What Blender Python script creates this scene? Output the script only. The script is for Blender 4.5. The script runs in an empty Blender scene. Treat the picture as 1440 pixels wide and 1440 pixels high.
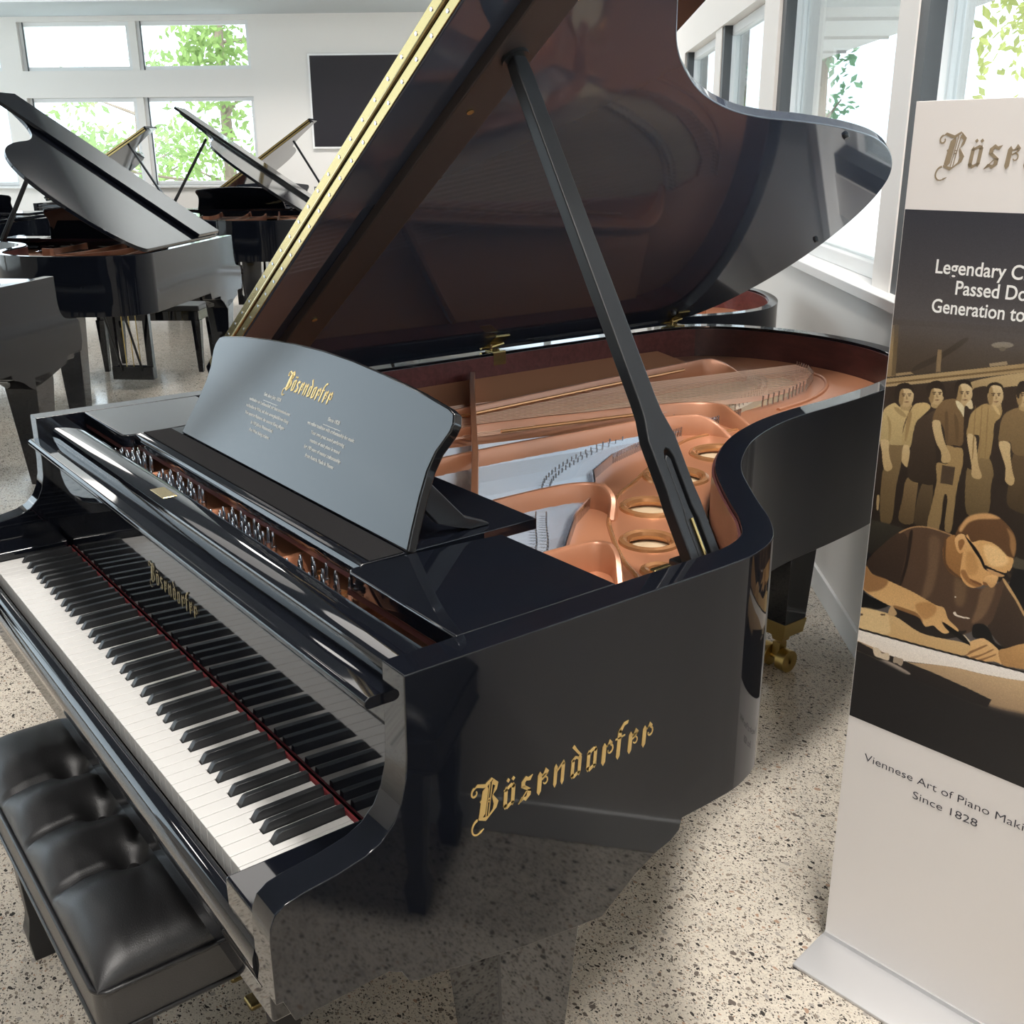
import bpy, bmesh, math, random
import numpy as np
from mathutils import Vector, Matrix
random.seed(7)
SC = bpy.context.scene
COL = SC.collection
PI = math.pi
rad = math.radians

# ------------------------------------------------------------------ materials
def nodes(name):
    m = bpy.data.materials.new(name); m.use_nodes = True
    nt = m.node_tree
    return m, nt, nt.nodes['Principled BSDF']
def mat(name, col, rough=.5, metal=0., spec=.5, coat=0., coat_rough=.03, bump=None):
    m, nt, b = nodes(name)
    b.inputs['Base Color'].default_value = (*col, 1)
    b.inputs['Roughness'].default_value = rough
    b.inputs['Metallic'].default_value = metal
    b.inputs['Specular IOR Level'].default_value = spec
    b.inputs['Coat Weight'].default_value = coat
    b.inputs['Coat Roughness'].default_value = coat_rough
    if bump:
        sc, st, dist = bump
        n = nt.nodes.new('ShaderNodeTexNoise'); n.inputs['Scale'].default_value = sc; n.inputs['Detail'].default_value = 4
        tc = nt.nodes.new('ShaderNodeTexCoord'); nt.links.new(tc.outputs['Object'], n.inputs['Vector'])
        bp = nt.nodes.new('ShaderNodeBump'); bp.inputs['Strength'].default_value = st; bp.inputs['Distance'].default_value = dist
        nt.links.new(n.outputs['Fac'], bp.inputs['Height']); nt.links.new(bp.outputs['Normal'], b.inputs['Normal'])
    return m
def ramp(nt, fac, stops, interp='LINEAR'):
    r = nt.nodes.new('ShaderNodeValToRGB'); r.color_ramp.interpolation = interp
    e = r.color_ramp.elements
    while len(e) < len(stops): e.new(.5)
    for k, (p, c) in enumerate(stops):
        e[k].position = p; e[k].color = (*c, 1)
    nt.links.new(fac, r.inputs['Fac'])
    return r.outputs['Color']
def wood(name, c1, c2, scale=(6, 60, 60), rough=.35, coat=0.):
    m, nt, b = nodes(name)
    tc = nt.nodes.new('ShaderNodeTexCoord'); mp = nt.nodes.new('ShaderNodeMapping'); mp.inputs['Scale'].default_value = scale
    nt.links.new(tc.outputs['Object'], mp.inputs['Vector'])
    n = nt.nodes.new('ShaderNodeTexNoise'); n.inputs['Scale'].default_value = 1.; n.inputs['Detail'].default_value = 6; n.inputs['Distortion'].default_value = .7
    nt.links.new(mp.outputs['Vector'], n.inputs['Vector'])
    nt.links.new(ramp(nt, n.outputs['Fac'], [(.3, c1), (.7, c2)]), b.inputs['Base Color'])
    b.inputs['Roughness'].default_value = rough; b.inputs['Coat Weight'].default_value = coat
    return m

M = {}
M['black'] = mat('black_piano_lacquer', (.0038, .0046, .0072), .035, spec=.6)
M['black_bg'] = mat('black_piano_lacquer_dimmed', (.004, .005, .008), .06, spec=.26)  # same lacquer, specular cut to dim the light reflected in background pianos
M['black_soft'] = mat('black_satin', (.010, .0105, .012), .32)
M['prop'] = mat('black_satin_prop', (.012, .013, .015), .36, spec=.32)
M['desk'] = mat('black_lacquer_desk', (.006, .0065, .0075), .11, spec=.62)
M['felt'] = mat('black_felt', (.012, .0115, .012), 1., spec=.08, bump=(900, .5, .002))
M['bar'] = mat('brown_black_satin_wood', (.024, .017, .016), .5, bump=(300, .2, .001))
M['lidin'] = mat('haze_lifted_gloss_lid', (.032, .038, .054), .05)  # bluish lift in the base colour stands in for haze on the lacquer
M['redfelt'] = mat('dark_red_felt', (.16, .014, .018), .9)
M['ivory'] = mat('white_key', (.49, .483, .47), .28, spec=.3)
M['ebony'] = mat('black_key', (.016, .017, .019), .36)
M['copper'] = mat('copper_bronze_paint', (.43, .185, .098), .36, metal=.3, spec=.5, coat=.35, coat_rough=.28)
M['copper_bright'] = mat('brightened_bronze_paint', (.55, .25, .135), .6, metal=0., spec=.3)  # brighter coatless copy of the plate paint, lightens the deck shaded by the lid
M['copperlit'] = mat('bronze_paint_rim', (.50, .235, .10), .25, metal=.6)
M['brass'] = mat('polished_brass', (.46, .355, .16), .24, metal=1.)
M['oldbrass'] = mat('aged_brass', (.50, .36, .13), .33, metal=1.)
M['goldline'] = mat('thin_gold_outline', (.42, .33, .16), .3, metal=1.)
M['gold'] = mat('gold_leaf', (.78, .55, .22), .36, metal=.75)
M['golddark'] = mat('bronze_print', (.30, .235, .155), .6)
M['steel'] = mat('steel_wire', (.62, .68, .80), .25, metal=1.)
M['copperwire'] = mat('copper_wire', (.78, .50, .38), .3, metal=1.)
M['pin'] = mat('nickel_pin', (.60, .62, .66), .16, metal=1.)
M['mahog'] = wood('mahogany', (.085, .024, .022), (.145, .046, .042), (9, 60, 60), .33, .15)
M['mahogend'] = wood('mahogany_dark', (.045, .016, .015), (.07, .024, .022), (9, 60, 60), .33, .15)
M['spruce'] = wood('spruce_soundboard', (.50, .39, .25), (.58, .46, .31), (50, 3, 50), .4)
M['bridge'] = mat('maple_bridge', (.62, .53, .42), .5)
M['whitefelt'] = mat('white_felt', (.7, .67, .62), .95)
M['text'] = mat('pale_print', (.46, .47, .45), .5)
M['hole'] = mat('dark_hole', (.01, .008, .008), .9)
M['wall'] = mat('white_wall', (.80, .775, .745), .7, bump=(120, .05, .001))
M['screenframe'] = mat('bright_white_frame', (.88, .88, .88), .4)
M['trim'] = mat('white_frame', (.78, .79, .79), .45)
M['gasket'] = mat('dark_mullion', (.055, .062, .068), .5)
M['ceil'] = mat('grey_ceiling', (.50, .54, .56), .8)
M['darkceil'] = mat('dark_ceiling', (.10, .108, .12), .8)
M['screen'] = mat('dark_screen', (.022, .021, .027), .25)
M['whiteplastic'] = mat('white_plastic', (.8, .8, .8), .4)
M['alu'] = mat('brushed_aluminium', (.62, .62, .63), .42, metal=.6)
M['print_white'] = mat('white_banner_print', (.79, .76, .745), .45)
M['ink'] = mat('dark_ink', (.03, .03, .045), .6)
M['print_text'] = mat('white_lettering', (.86, .86, .84), .6)
M['leather'] = mat('black_leather', (.014, .014, .015), .40, spec=.62, bump=(520, .3, .0012))
M['piping'] = mat('black_piping', (.009, .009, .010), .3)
M['concrete'] = mat('pale_concrete', (.78, .77, .74), .8, bump=(30, .2, .01))
M['soffit'] = mat('beige_soffit', (.50, .48, .47), .7)
M['bark'] = mat('tree_bark', (.22, .17, .13), .9)
M['paper'] = mat('white_paper', (.8, .79, .76), .6)
M['carddark'] = mat('dark_card', (.03, .03, .035), .5)
M['cardimg'] = mat('card_picture', (.42, .27, .20), .5)
def glass():
    m = bpy.data.materials.new('window_glass'); m.use_nodes = True; nt = m.node_tree
    nt.nodes.clear()
    o = nt.nodes.new('ShaderNodeOutputMaterial'); mx = nt.nodes.new('ShaderNodeMixShader')
    t = nt.nodes.new('ShaderNodeBsdfTransparent'); g = nt.nodes.new('ShaderNodeBsdfGlossy')
    t.inputs['Color'].default_value = (.93, .96, .96, 1); g.inputs['Roughness'].default_value = .01
    f0 = nt.nodes.new('ShaderNodeLayerWeight'); f0.inputs['Blend'].default_value = .5
    f1 = nt.nodes.new('ShaderNodeMath'); f1.operation = 'POWER'; nt.links.new(f0.outputs['Facing'], f1.inputs[0]); f1.inputs[1].default_value = 4.
    f = nt.nodes.new('ShaderNodeMath'); f.operation = 'MULTIPLY_ADD'; nt.links.new(f1.outputs[0], f.inputs[0]); f.inputs[1].default_value = .9; f.inputs[2].default_value = .04
    nt.links.new(f.outputs[0], mx.inputs[0]); nt.links.new(t.outputs[0], mx.inputs[1]); nt.links.new(g.outputs[0], mx.inputs[2])
    nt.links.new(mx.outputs[0], o.inputs['Surface'])
    return m
M['glass'] = glass()
def leafmat(name, c):
    m = bpy.data.materials.new(name); m.use_nodes = True; nt = m.node_tree; nt.nodes.clear()
    o = nt.nodes.new('ShaderNodeOutputMaterial'); mx = nt.nodes.new('ShaderNodeMixShader'); mx.inputs[0].default_value = .5
    d = nt.nodes.new('ShaderNodeBsdfDiffuse'); t = nt.nodes.new('ShaderNodeBsdfTranslucent')
    oi = nt.nodes.new('ShaderNodeTexNoise'); oi.inputs['Scale'].default_value = 1.3
    tc = nt.nodes.new('ShaderNodeTexCoord'); nt.links.new(tc.outputs['Object'], oi.inputs['Vector'])
    col = ramp(nt, oi.outputs['Fac'], [(.35, c), (.65, tuple(min(1, x*1.5) for x in c))])
    nt.links.new(col, d.inputs['Color']); nt.links.new(col, t.inputs['Color'])
    nt.links.new(d.outputs[0], mx.inputs[1]); nt.links.new(t.outputs[0], mx.inputs[2]); nt.links.new(mx.outputs[0], o.inputs['Surface'])
    return m
M['leaf'] = leafmat('green_leaves', (.22, .31, .11))
M['leafy'] = leafmat('yellow_green_leaves', (.34, .37, .11))
M['leafb'] = leafmat('blue_green_leaves', (.19, .32, .20))

def terrazzo():
    m, nt, b = nodes('polished_terrazzo')
    N, L = nt.nodes, nt.links
    tc = N.new('ShaderNodeTexCoord')
    def noise(scale, detail=3, vec=None):
        n = N.new('ShaderNodeTexNoise'); n.inputs['Scale'].default_value = scale; n.inputs['Detail'].default_value = detail
        L.new(vec or tc.outputs['Object'], n.inputs['Vector']); return n
    warp = noise(26, 2)
    vm = N.new('ShaderNodeVectorMath'); vm.operation = 'MULTIPLY_ADD'
    L.new(warp.outputs['Color'], vm.inputs[0]); vm.inputs[1].default_value = (.022, .022, 0); L.new(tc.outputs['Object'], vm.inputs[2])
    big = noise(1.1, 4); fine = noise(240, 3); mid = noise(14, 3)
    base = ramp(nt, big.outputs['Fac'], [(.35, (.70, .635, .54)), (.65, (.78, .715, .615))])
    def mix(a, bcol, fac, mode='MIX'):
        x = N.new('ShaderNodeMixRGB'); x.blend_type = mode
        if isinstance(fac, float): x.inputs[0].default_value = fac
        else: L.new(fac, x.inputs[0])
        L.new(a, x.inputs[1]); L.new(bcol, x.inputs[2]); return x.outputs[0]
    base = mix(base, ramp(nt, fine.outputs['Fac'], [(.3, (.74, .74, .74)), (.7, (1, 1, 1))]), 1., 'MULTIPLY')
    base = mix(base, ramp(nt, mid.outputs['Fac'], [(.3, (.86, .86, .86)), (.7, (1, 1, 1))]), 1., 'MULTIPLY')
    def chips(scale, keep, size, cols, stretch=1., rot=0.):
        mp = N.new('ShaderNodeMapping'); mp.inputs['Scale'].default_value = (1, stretch, 1); mp.inputs['Rotation'].default_value = (0, 0, rot)
        L.new(vm.outputs[0], mp.inputs['Vector'])
        v = N.new('ShaderNodeTexVoronoi'); v.voronoi_dimensions = '2D'; v.inputs['Scale'].default_value = scale; v.inputs['Randomness'].default_value = 1
        L.new(mp.outputs[0], v.inputs['Vector'])
        sx = N.new('ShaderNodeSeparateColor'); L.new(v.outputs['Color'], sx.inputs[0])
        # chip when distance < size * random
        a = N.new('ShaderNodeMath'); a.operation = 'MULTIPLY'; L.new(sx.outputs[0], a.inputs[0]); a.inputs[1].default_value = size
        c = N.new('ShaderNodeMath'); c.operation = 'LESS_THAN'; L.new(v.outputs['Distance'], c.inputs[0]); L.new(a.outputs[0], c.inputs[1])
        k = N.new('ShaderNodeMath'); k.operation = 'GREATER_THAN'; L.new(sx.outputs[1], k.inputs[0]); k.inputs[1].default_value = 1-keep
        f = N.new('ShaderNodeMath'); f.operation = 'MULTIPLY'; L.new(c.outputs[0], f.inputs[0]); L.new(k.outputs[0], f.inputs[1])
        return ramp(nt, sx.outputs[2], cols, 'CONSTANT'), f.outputs[0]
    dark = [(0., (.05, .046, .044)), (.22, (.14, .12, .105)), (.42, (.27, .23, .19)), (.64, (.36, .33, .30)), (.84, (.38, .26, .19)), (.9, (.66, .60, .50))]
    for sc, kp, sz, st, ro in [(210, .50, .50, 1.2, .4), (130, .42, .44, 1.8, 1.0), (82, .36, .42, 1.35, .2), (48, .20, .36, 1.4, 2.1)]:
        c, f = chips(sc, kp, sz, dark, st, ro)
        base = mix(base, c, f)
    L.new(base, b.inputs['Base Color'])
    b.inputs['Roughness'].default_value = .17
    b.inputs['Specular IOR Level'].default_value = .5
    r2 = ramp(nt, mid.outputs['Fac'], [(.3, (.08,)*3), (.7, (.15,)*3)]); L.new(r2, b.inputs['Roughness'])
    return m
M['floor'] = terrazzo()

# ------------------------------------------------------------------ mesh helpers
ORG = [Vector((0, 0, 0))]          # base of the thing being built
class MB:
    def __init__(s): s.v = []; s.f = []
    def add(s, vs, fs):
        n = len(s.v); s.v += [tuple(v) for v in vs]; s.f += [tuple(i+n for i in f) for f in fs]; return s
    def box(s, x0, x1, y0, y1, z0, z1):
        v = [(x, y, z) for z in (z0, z1) for y in (y0, y1) for x in (x0, x1)]
        return s.add(v, [(0, 2, 3, 1), (4, 5, 7, 6), (0, 1, 5, 4), (2, 6, 7, 3), (0, 4, 6, 2), (1, 3, 7, 5)])
    def prism(s, pts, f0, f1):
        """pts 2D polygon; f0/f1 map a 2D point to the two 3D ends"""
        n = len(pts); a = [f0(p) for p in pts]; b = [f1(p) for p in pts]
        s.add(a+b, [tuple(range(n-1, -1, -1)), tuple(range(n, 2*n))]+[(i, (i+1) % n, n+(i+1) % n, n+i) for i in range(n)])
        return s
    def extz(s, pts, z0, z1): return s.prism(pts, lambda p: (p[0], p[1], z0), lambda p: (p[0], p[1], z1))
    def extx(s, pts, x0, x1): return s.prism(pts, lambda p: (x0, p[0], p[1]), lambda p: (x1, p[0], p[1]))
    def tube(s, pts, r, n=8, cap=True):
        pts = [Vector(p) for p in pts]; rs = r if isinstance(r, (list, tuple)) else [r]*len(pts)
        rings = []; up = None
        for i, p in enumerate(pts):
            t = (pts[min(i+1, len(pts)-1)]-pts[max(i-1, 0)]).normalized()
            if up is None or abs(up.dot(t)) > .98: up = Vector((0, 0, 1)) if abs(t.z) < .9 else Vector((1, 0, 0))
            a = t.cross(up).normalized(); bb = a.cross(t).normalized(); up = bb
            rings.append([p+rs[i]*(math.cos(2*PI*k/n)*a+math.sin(2*PI*k/n)*bb) for k in range(n)])
        v = [q for rg in rings for q in rg]; f = []
        for i in range(len(pts)-1):
            for k in range(n): f.append((i*n+k, i*n+(k+1) % n, (i+1)*n+(k+1) % n, (i+1)*n+k))
        if cap: f += [tuple(range(n-1, -1, -1)), tuple(range((len(pts)-1)*n, len(pts)*n))]
        return s.add(v, f)
    def lathe(s, prof, c, n=20):
        """prof: (r, z) list about vertical axis at c"""
        v = []; f = []
        for r, z in prof: v += [(c[0]+r*math.cos(2*PI*k/n), c[1]+r*math.sin(2*PI*k/n), c[2]+z) for k in range(n)]
        for i in range(len(prof)-1):
            for k in range(n): f.append((i*n+k, i*n+(k+1) % n, (i+1)*n+(k+1) % n, (i+1)*n+k))
        f += [tuple(range(n-1, -1, -1)), tuple(range((len(prof)-1)*n, len(prof)*n))]
        return s.add(v, f)
    def loft(s, secs, closed=False, caps=True):
        n = len(secs[0]); v = [p for q in secs for p in q]; f = []
        m = len(secs)
        for i in range(m if closed else m-1):
            j = (i+1) % m
            for k in range(n): f.append((i*n+k, i*n+(k+1) % n, j*n+(k+1) % n, j*n+k))
        if caps and not closed: f += [tuple(range(n-1, -1, -1)), tuple(range((m-1)*n, m*n))]
        return s.add(v, f)
    def xf(s, fn): s.v = [tuple(fn(Vector(p))) for p in s.v]; return s
    def build(s, name, m, parent=None, bevel=0., seg=2, smooth=32, local=False, recalc=True, lim=32):
        me = bpy.data.meshes.new(name)
        o = Vector((0, 0, 0)) if local else ORG[0]
        me.from_pydata([tuple(Vector(p)-o) for p in s.v], [], s.f); me.update()
        if recalc:
            bm = bmesh.new(); bm.from_mesh(me); bmesh.ops.recalc_face_normals(bm, faces=bm.faces); bm.to_mesh(me); bm.free()
        me.materials.append(M[m] if isinstance(m, str) else m)
        if smooth:
            me.polygons.foreach_set('use_smooth', [True]*len(me.polygons)); me.set_sharp_from_angle(angle=rad(smooth))
        ob = bpy.data.objects.new(name, me); COL.objects.link(ob)
        if parent: ob.parent = parent
        else: ob.location = o
        if bevel:
            b = ob.modifiers.new('bevel', 'BEVEL'); b.width = bevel; b.segments = seg; b.limit_method = 'ANGLE'; b.angle_limit = rad(lim); b.harden_normals = True
        return ob
def thing(name, label, cat, loc=(0, 0, 0), group=None, rz=0, scale=None):
    o = bpy.data.objects.new(name, None); COL.objects.link(o); o.location = loc; o.rotation_euler = (0, 0, rz)
    if scale: o.scale = scale
    o.empty_display_size = .2
    tag(o, label, cat, group); return o
def tag(o, label, cat, group=None):
    o['label'] = label; o['category'] = cat
    if group: o['group'] = group
    return o
def struct(o): o['kind'] = 'structure'; return o
def smooth_path(pts, n=8, closed=False):
    P = [Vector(p) for p in pts]; out = []
    m = len(P)
    for i in range(m if closed else m-1):
        p0 = P[(i-1) % m] if closed or i > 0 else P[0]*2-P[1]
        p1 = P[i]; p2 = P[(i+1) % m]
        p3 = P[(i+2) % m] if closed or i+2 < m else P[-1]*2-P[-2]
        for k in range(n):
            t = k/n
            out.append(.5*((2*p1)+(p2-p0)*t+(2*p0-5*p1+4*p2-p3)*t*t+(3*p1-p0-3*p2+p3)*t**3))
    if not closed: out.append(P[-1])
    return out
def text_mesh(body, size, name, m, parent, place, thick=.0006, align='CENTER', spacing=1.0, bold=0.):
    cu = bpy.data.curves.new('t', 'FONT'); cu.body = body; cu.size = size; cu.align_x = align; cu.extrude = thick; cu.space_character = spacing; cu.offset = bold
    cu.resolution_u = 4
    ob = bpy.data.objects.new('t', cu); COL.objects.link(ob)
    bpy.context.view_layer.update()
    me = bpy.data.meshes.new_from_object(ob.evaluated_get(bpy.context.evaluated_depsgraph_get()))
    bpy.data.objects.remove(ob); bpy.data.curves.remove(cu)
    mb = MB(); mb.add([place(v.co) for v in me.vertices], [tuple(p.vertices) for p in me.polygons])
    bpy.data.meshes.remove(me)
    return mb.build(name, m, parent, smooth=0, recalc=False)

# ------------------------------------------------------------------ blackletter wordmark (polygons on a unit x-height)
def stroke(pts, w):
    P = [Vector((p[0], p[1])) for p in pts]; W = w if isinstance(w, (list, tuple)) else [w]*len(P)
    l = []; r = []
    for i, p in enumerate(P):
        t = (P[min(i+1, len(P)-1)]-P[max(i-1, 0)]).normalized(); nn = Vector((-t.y, t.x))*W[i]/2
        l.append(p+nn); r.append(p-nn)
    return [[l[i], l[i+1], r[i+1], r[i]] for i in range(len(P)-1)]
def stem(x, y0, y1, w=.20):
    return [[(x-w/2, y0+.10), (x, y0-.06), (x+w/2, y0+.10), (x+w/2, y1-.10), (x, y1+.06), (x-w/2, y1-.10)]]
def arc(cx, cy, r0, r1, a0, a1, w0, w1, n=10):
    pts = []; ws = []
    for i in range(n+1):
        t = i/n; a = rad(a0+(a1-a0)*t); r = r0+(r1-r0)*t
        pts.append((cx+r*math.cos(a), cy+r*math.sin(a))); ws.append(w0+(w1-w0)*t)
    return stroke(pts, ws)
def glyph(ch):
    if ch == 'o' or ch == 'O':
        g = stem(-.22, .02, .92)+stem(.22, .08, .98)+[[(-.34, .82), (.10, 1.04), (.34, .90), (.2, .80), (.05, .88), (-.2, .76)], [(-.34, .14), (-.10, -.05), (.34, .18), (.2, .24), (-.05, .12), (-.2, .22)]]
        if ch == 'O': g += [[(-.22+d, 1.22), (-.12+d, 1.32), (-.02+d, 1.22), (-.12+d, 1.12)] for d in (0, .30)]
        return g
    if ch == 'n': return stem(-.24, 0, .95)+stem(.22, 0, .95)+[[(-.30, .80), (-.12, .72), (.24, 1.06), (.34, .86), (.14, .86), (-.14, .62)]]
    if ch == 'd': return stem(-.22, .02, .86)+stem(.22, .06, .95)+[[(-.34, .14), (-.10, -.05), (.34, .18), (.2, .24), (-.05, .12), (-.2, .22)], [(.34, .92), (.10, 1.0), (-.34, 1.42), (-.22, 1.52), (-.02, 1.28)], [(-.34, .80), (-.08, .98), (.22, .84), (.1, .78), (-.05, .86), (-.2, .74)]]
    if ch == 's': return [[(-.30, .62), (-.30, .86), (-.05, 1.06), (.12, .96), (.36, 1.02), (.22, .80), (-.02, .86), (-.08, .80), (-.08, .60)], [(-.30, .62), (-.10, .68), (.30, .42), (.30, .30), (.10, .38)], [(.30, .42), (.30, .14), (.02, -.06), (-.12, .04), (-.42, -.08), (-.22, .18), (.02, .12), (.08, .18), (.08, .44)], [(-.40, -.08), (-.34, -.06), (.08, .36), (.02, .38)]]
    if ch in 'er':
        g = stem(-.18, -.02, .92, .25)+[[(-.22, .80), (.0, .74), (.16, 1.06), (.36, .88), (.28, .72), (.16, .82)]]
        if ch == 'e': g += stroke([(.30, .80), (.12, .66), (-.04, .58)], .07)+arc(.16, .46, .20, .10, 110, -150, .07, .05)
        else: g += arc(.20, .56, .24, .10, 60, -190, .09, .05)
        return g
    if ch == 'f': return stem(-.08, -.04, 1.30, .24)+[[(-.20, 1.20), (.0, 1.14), (.20, 1.42), (.42, 1.46), (.46, 1.60), (.16, 1.58)], [(-.34, .86), (.30, .92), (.30, .99), (-.34, .94)]]
    if ch == 'B':
        g = [[(-.42, .14), (-.22, .06), (-.08, .20), (.02, 1.24), (-.06, 1.40), (-.30, 1.22), (-.34, .86), (-.42, .80), (-.36, .72)]]
        g += stroke([(-.02, .02), (.10, 1.46)], .045)+stroke([(.12, .0), (.24, 1.50)], .045)+stroke([(.02, .66), (.20, .66)], .05)+stroke([(.03, .78), (.21, .78)], .05)
        g += [[(.26, 1.62), (.58, 1.36), (.52, 1.08), (.32, .90), (.36, 1.10), (.42, 1.26), (.26, 1.36)], [(.30, .92), (.66, .52), (.56, .26), (-.02, -.14), (-.44, .02), (-.44, .12), (-.02, .02), (.12, .02), (.36, .24), (.40, .46), (.28, .80)]]
        g += [[(-.84, 1.44), (-.62, 1.62), (-.40, 1.56), (-.14, 1.48), (.20, 1.66), (.26, 1.60), (-.06, 1.36), (-.26, 1.36), (-.48, 1.44), (-.66, 1.50)]]
        g += arc(-.74, 1.28, .22, .09, 100, 400, .09, .06, 14)
        g += arc(-.46, -.30, .34, .30, 95, 300, .10, .05, 14)+stroke([(-.30, -.56), (-.10, -.46)], [.10, .02])
        return g
LOGO = [('B', .85), ('O', 2.15), ('s', 3.15), ('e', 4.15), ('n', 5.2), ('d', 6.28), ('o', 7.3), ('r', 8.3), ('f', 9.2), ('e', 10.1), ('r', 11.1)]
def wordmark(name, m, parent, o, ux, uy, sx, sy, thick=.0008, lean=.10):
    """o: lower-left corner of the baseline, ux right, uy up; letters stand `thick` proud"""
    o, ux, uy = Vector(o), Vector(ux).normalized(), Vector(uy).normalized(); nn = ux.cross(uy)
    mb = MB()
    for ch, x in LOGO:
        for poly in glyph(ch):
            def f(h): return lambda p: o+ux*((x+p[0]+lean*p[1])*sx)+uy*(p[1]*sy)+nn*h
            mb.prism([(p[0], p[1]) for p in poly], f(.0001), f(thick))
    return mb.build(name, m, parent, smooth=0)
# ------------------------------------------------------------------ camera, world
cd = bpy.data.cameras.new('camera'); cam = bpy.data.objects.new('camera', cd); COL.objects.link(cam)
CX, CY = .97320, -.36050
cam.location = (CX, CY, 1.5162); cam.rotation_euler = (1.24053, .00644, .91743)
cd.sensor_width = 36; cd.sensor_fit = 'HORIZONTAL'; cd.lens = 36*1478.5334/1440; cd.clip_start = .02; cd.clip_end = 200
SC.camera = cam
W = bpy.data.worlds.new('sky'); SC.world = W; W.use_nodes = True
bg = W.node_tree.nodes['Background']; bg.inputs[0].default_value = (.80, .90, 1.0, 1); bg.inputs[1].default_value = 3.6
SC.view_settings.view_transform = 'Standard'; SC.view_settings.look = 'None'; SC.view_settings.gamma = 1; SC.view_settings.exposure = 0.
SC.view_settings.use_curve_mapping = False
SC.cycles.use_denoising = True
SC.cycles.max_bounces = 10; SC.cycles.glossy_bounces = 6; SC.cycles.diffuse_bounces = 5; SC.cycles.transparent_max_bounces = 16
SC.cycles.sample_clamp_indirect = 6

# ------------------------------------------------------------------ the showroom: r to the right, d into the depth
TH = rad(50.5); RX, RY = math.cos(TH), math.sin(TH); DX, DY = -math.sin(TH), math.cos(TH)
def RM(r, d, z=0.): return Vector((CX+r*RX+d*DX, CY+r*RY+d*DY, z))
class RB(MB):
    """boxes given in showroom coordinates"""
    def rb(s, r0, r1, d0, d1, z0, z1):
        n = len(s.v); s.box(r0, r1, d0, d1, z0, z1)
        for i in range(n, len(s.v)): s.v[i] = tuple(RM(*s.v[i]))
        return s
WR, WBACK, WL, WF, HC = .97, 14.2, -8.6, -5.5, 4.6
struct(RB().rb(WL-.2, WR+.2, WF-.2, WBACK+.2, -.2, 0).build('floor', 'floor', smooth=0))
struct(RB().rb(WL-.2, WR+.2, WF-.2, WBACK+.2, HC, HC+.2).build('ceiling', 'darkceil', smooth=0))
struct(RB().rb(WL, WR, 12.9, WBACK, 3.15, HC).build('trim_5', 'ceil', smooth=0))
NW = [0]
def window(axis, a0, a1, z0, z1, face, out, gasket=None):
    """axis 'd' (side walls) or 'r' (end walls); face = inner wall plane, out = sign of the outside"""
    NW[0] += 1; c0, c1 = face+out*.06, face+out*.12; c0, c1 = min(c0, c1), max(c0, c1); w = .05
    f = RB()
    def bx(m, u0, u1, q0, q1, e0=c0, e1=c1):
        m.rb(e0, e1, u0, u1, q0, q1) if axis == 'd' else m.rb(u0, u1, e0, e1, q0, q1)
    bx(f, a0, a1, z0, z0+w); bx(f, a0, a1, z1-w, z1); bx(f, a0, a0+w, z0+w, z1-w); bx(f, a1-w, a1, z0+w, z1-w)
    fo = struct(f.build('window_%d' % NW[0], 'trim', bevel=.004))
    g = RB(); gm = (c0+c1)/2
    bx(g, a0+w, a1-w, z0+w, z1-w, gm-.004, gm+.004); g.build('pane', 'glass', fo, smooth=0, local=False)
    if gasket:
        k = RB()
        for u0, u1 in gasket: bx(k, u0, u1, z0, z1, min(face+out*(.015 if axis == 'd' else .048), face+out*.06), max(face+out*(.015 if axis == 'd' else .048), face+out*.06))
        k.build('gasket', 'gasket', fo)
    return fo
# right wall
b = RB().rb(WR, WR+.2, WF, WBACK, 0, 1.09).rb(WR, WR+.2, WF, WBACK, 2.19, 2.48).rb(WR, WR+.2, WF, WBACK, 3.06, HC)
PIER = [(-5.5, -4.9), (-1.9, -1.57), (1.53, 1.86) if False else (-.1, .0), (5.0, 5.34), (8.42, 8.76), (11.84, 12.2), (14.0, 14.2)]
PIER = [(-5.5, -4.9), (-1.85, -1.5), (5.0, 5.34), (8.42, 8.76), (11.84, 12.2), (14.0, 14.2)]
for a0, a1 in PIER: b.rb(WR, WR+.2, a0, a1, 1.09, 2.19).rb(WR, WR+.2, a0, a1, 2.48, 3.06)
POST = [(3.14, 3.31), (6.70, 6.95), (10.1, 10.35), (12.9, 13.1), (.6, .77), (-3.2, -3.0)]
for a0, a1 in POST: b.rb(WR+.01, WR+.16, a0, a1, 1.09, 2.19).rb(WR+.01, WR+.16, a0, a1, 2.48, 3.06)
wr = struct(b.build('wall_right', 'wall', smooth=0))
edges = sorted(PIER+POST)
for (a, b0), (b1, c) in zip(edges[:-1], edges[1:]):
    gk = [(b0, b0+.075)] if (b0 > 7 or False) else [(b1-.075, b1)]
    window('d', b0, b1, 1.12, 2.19, WR, 1, gk)
    window('d', b0, b1, 2.48, 3.06, WR, 1, gk)
struct(RB().rb(WR-.035, WR+.17, WF, WBACK, 1.085, 1.12).build('trim_1', 'trim', bevel=.004))
struct(RB().rb(WR-.012, WR, WF, WBACK, 0, .09).build('baseboard_right', 'trim', bevel=.003))
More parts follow.
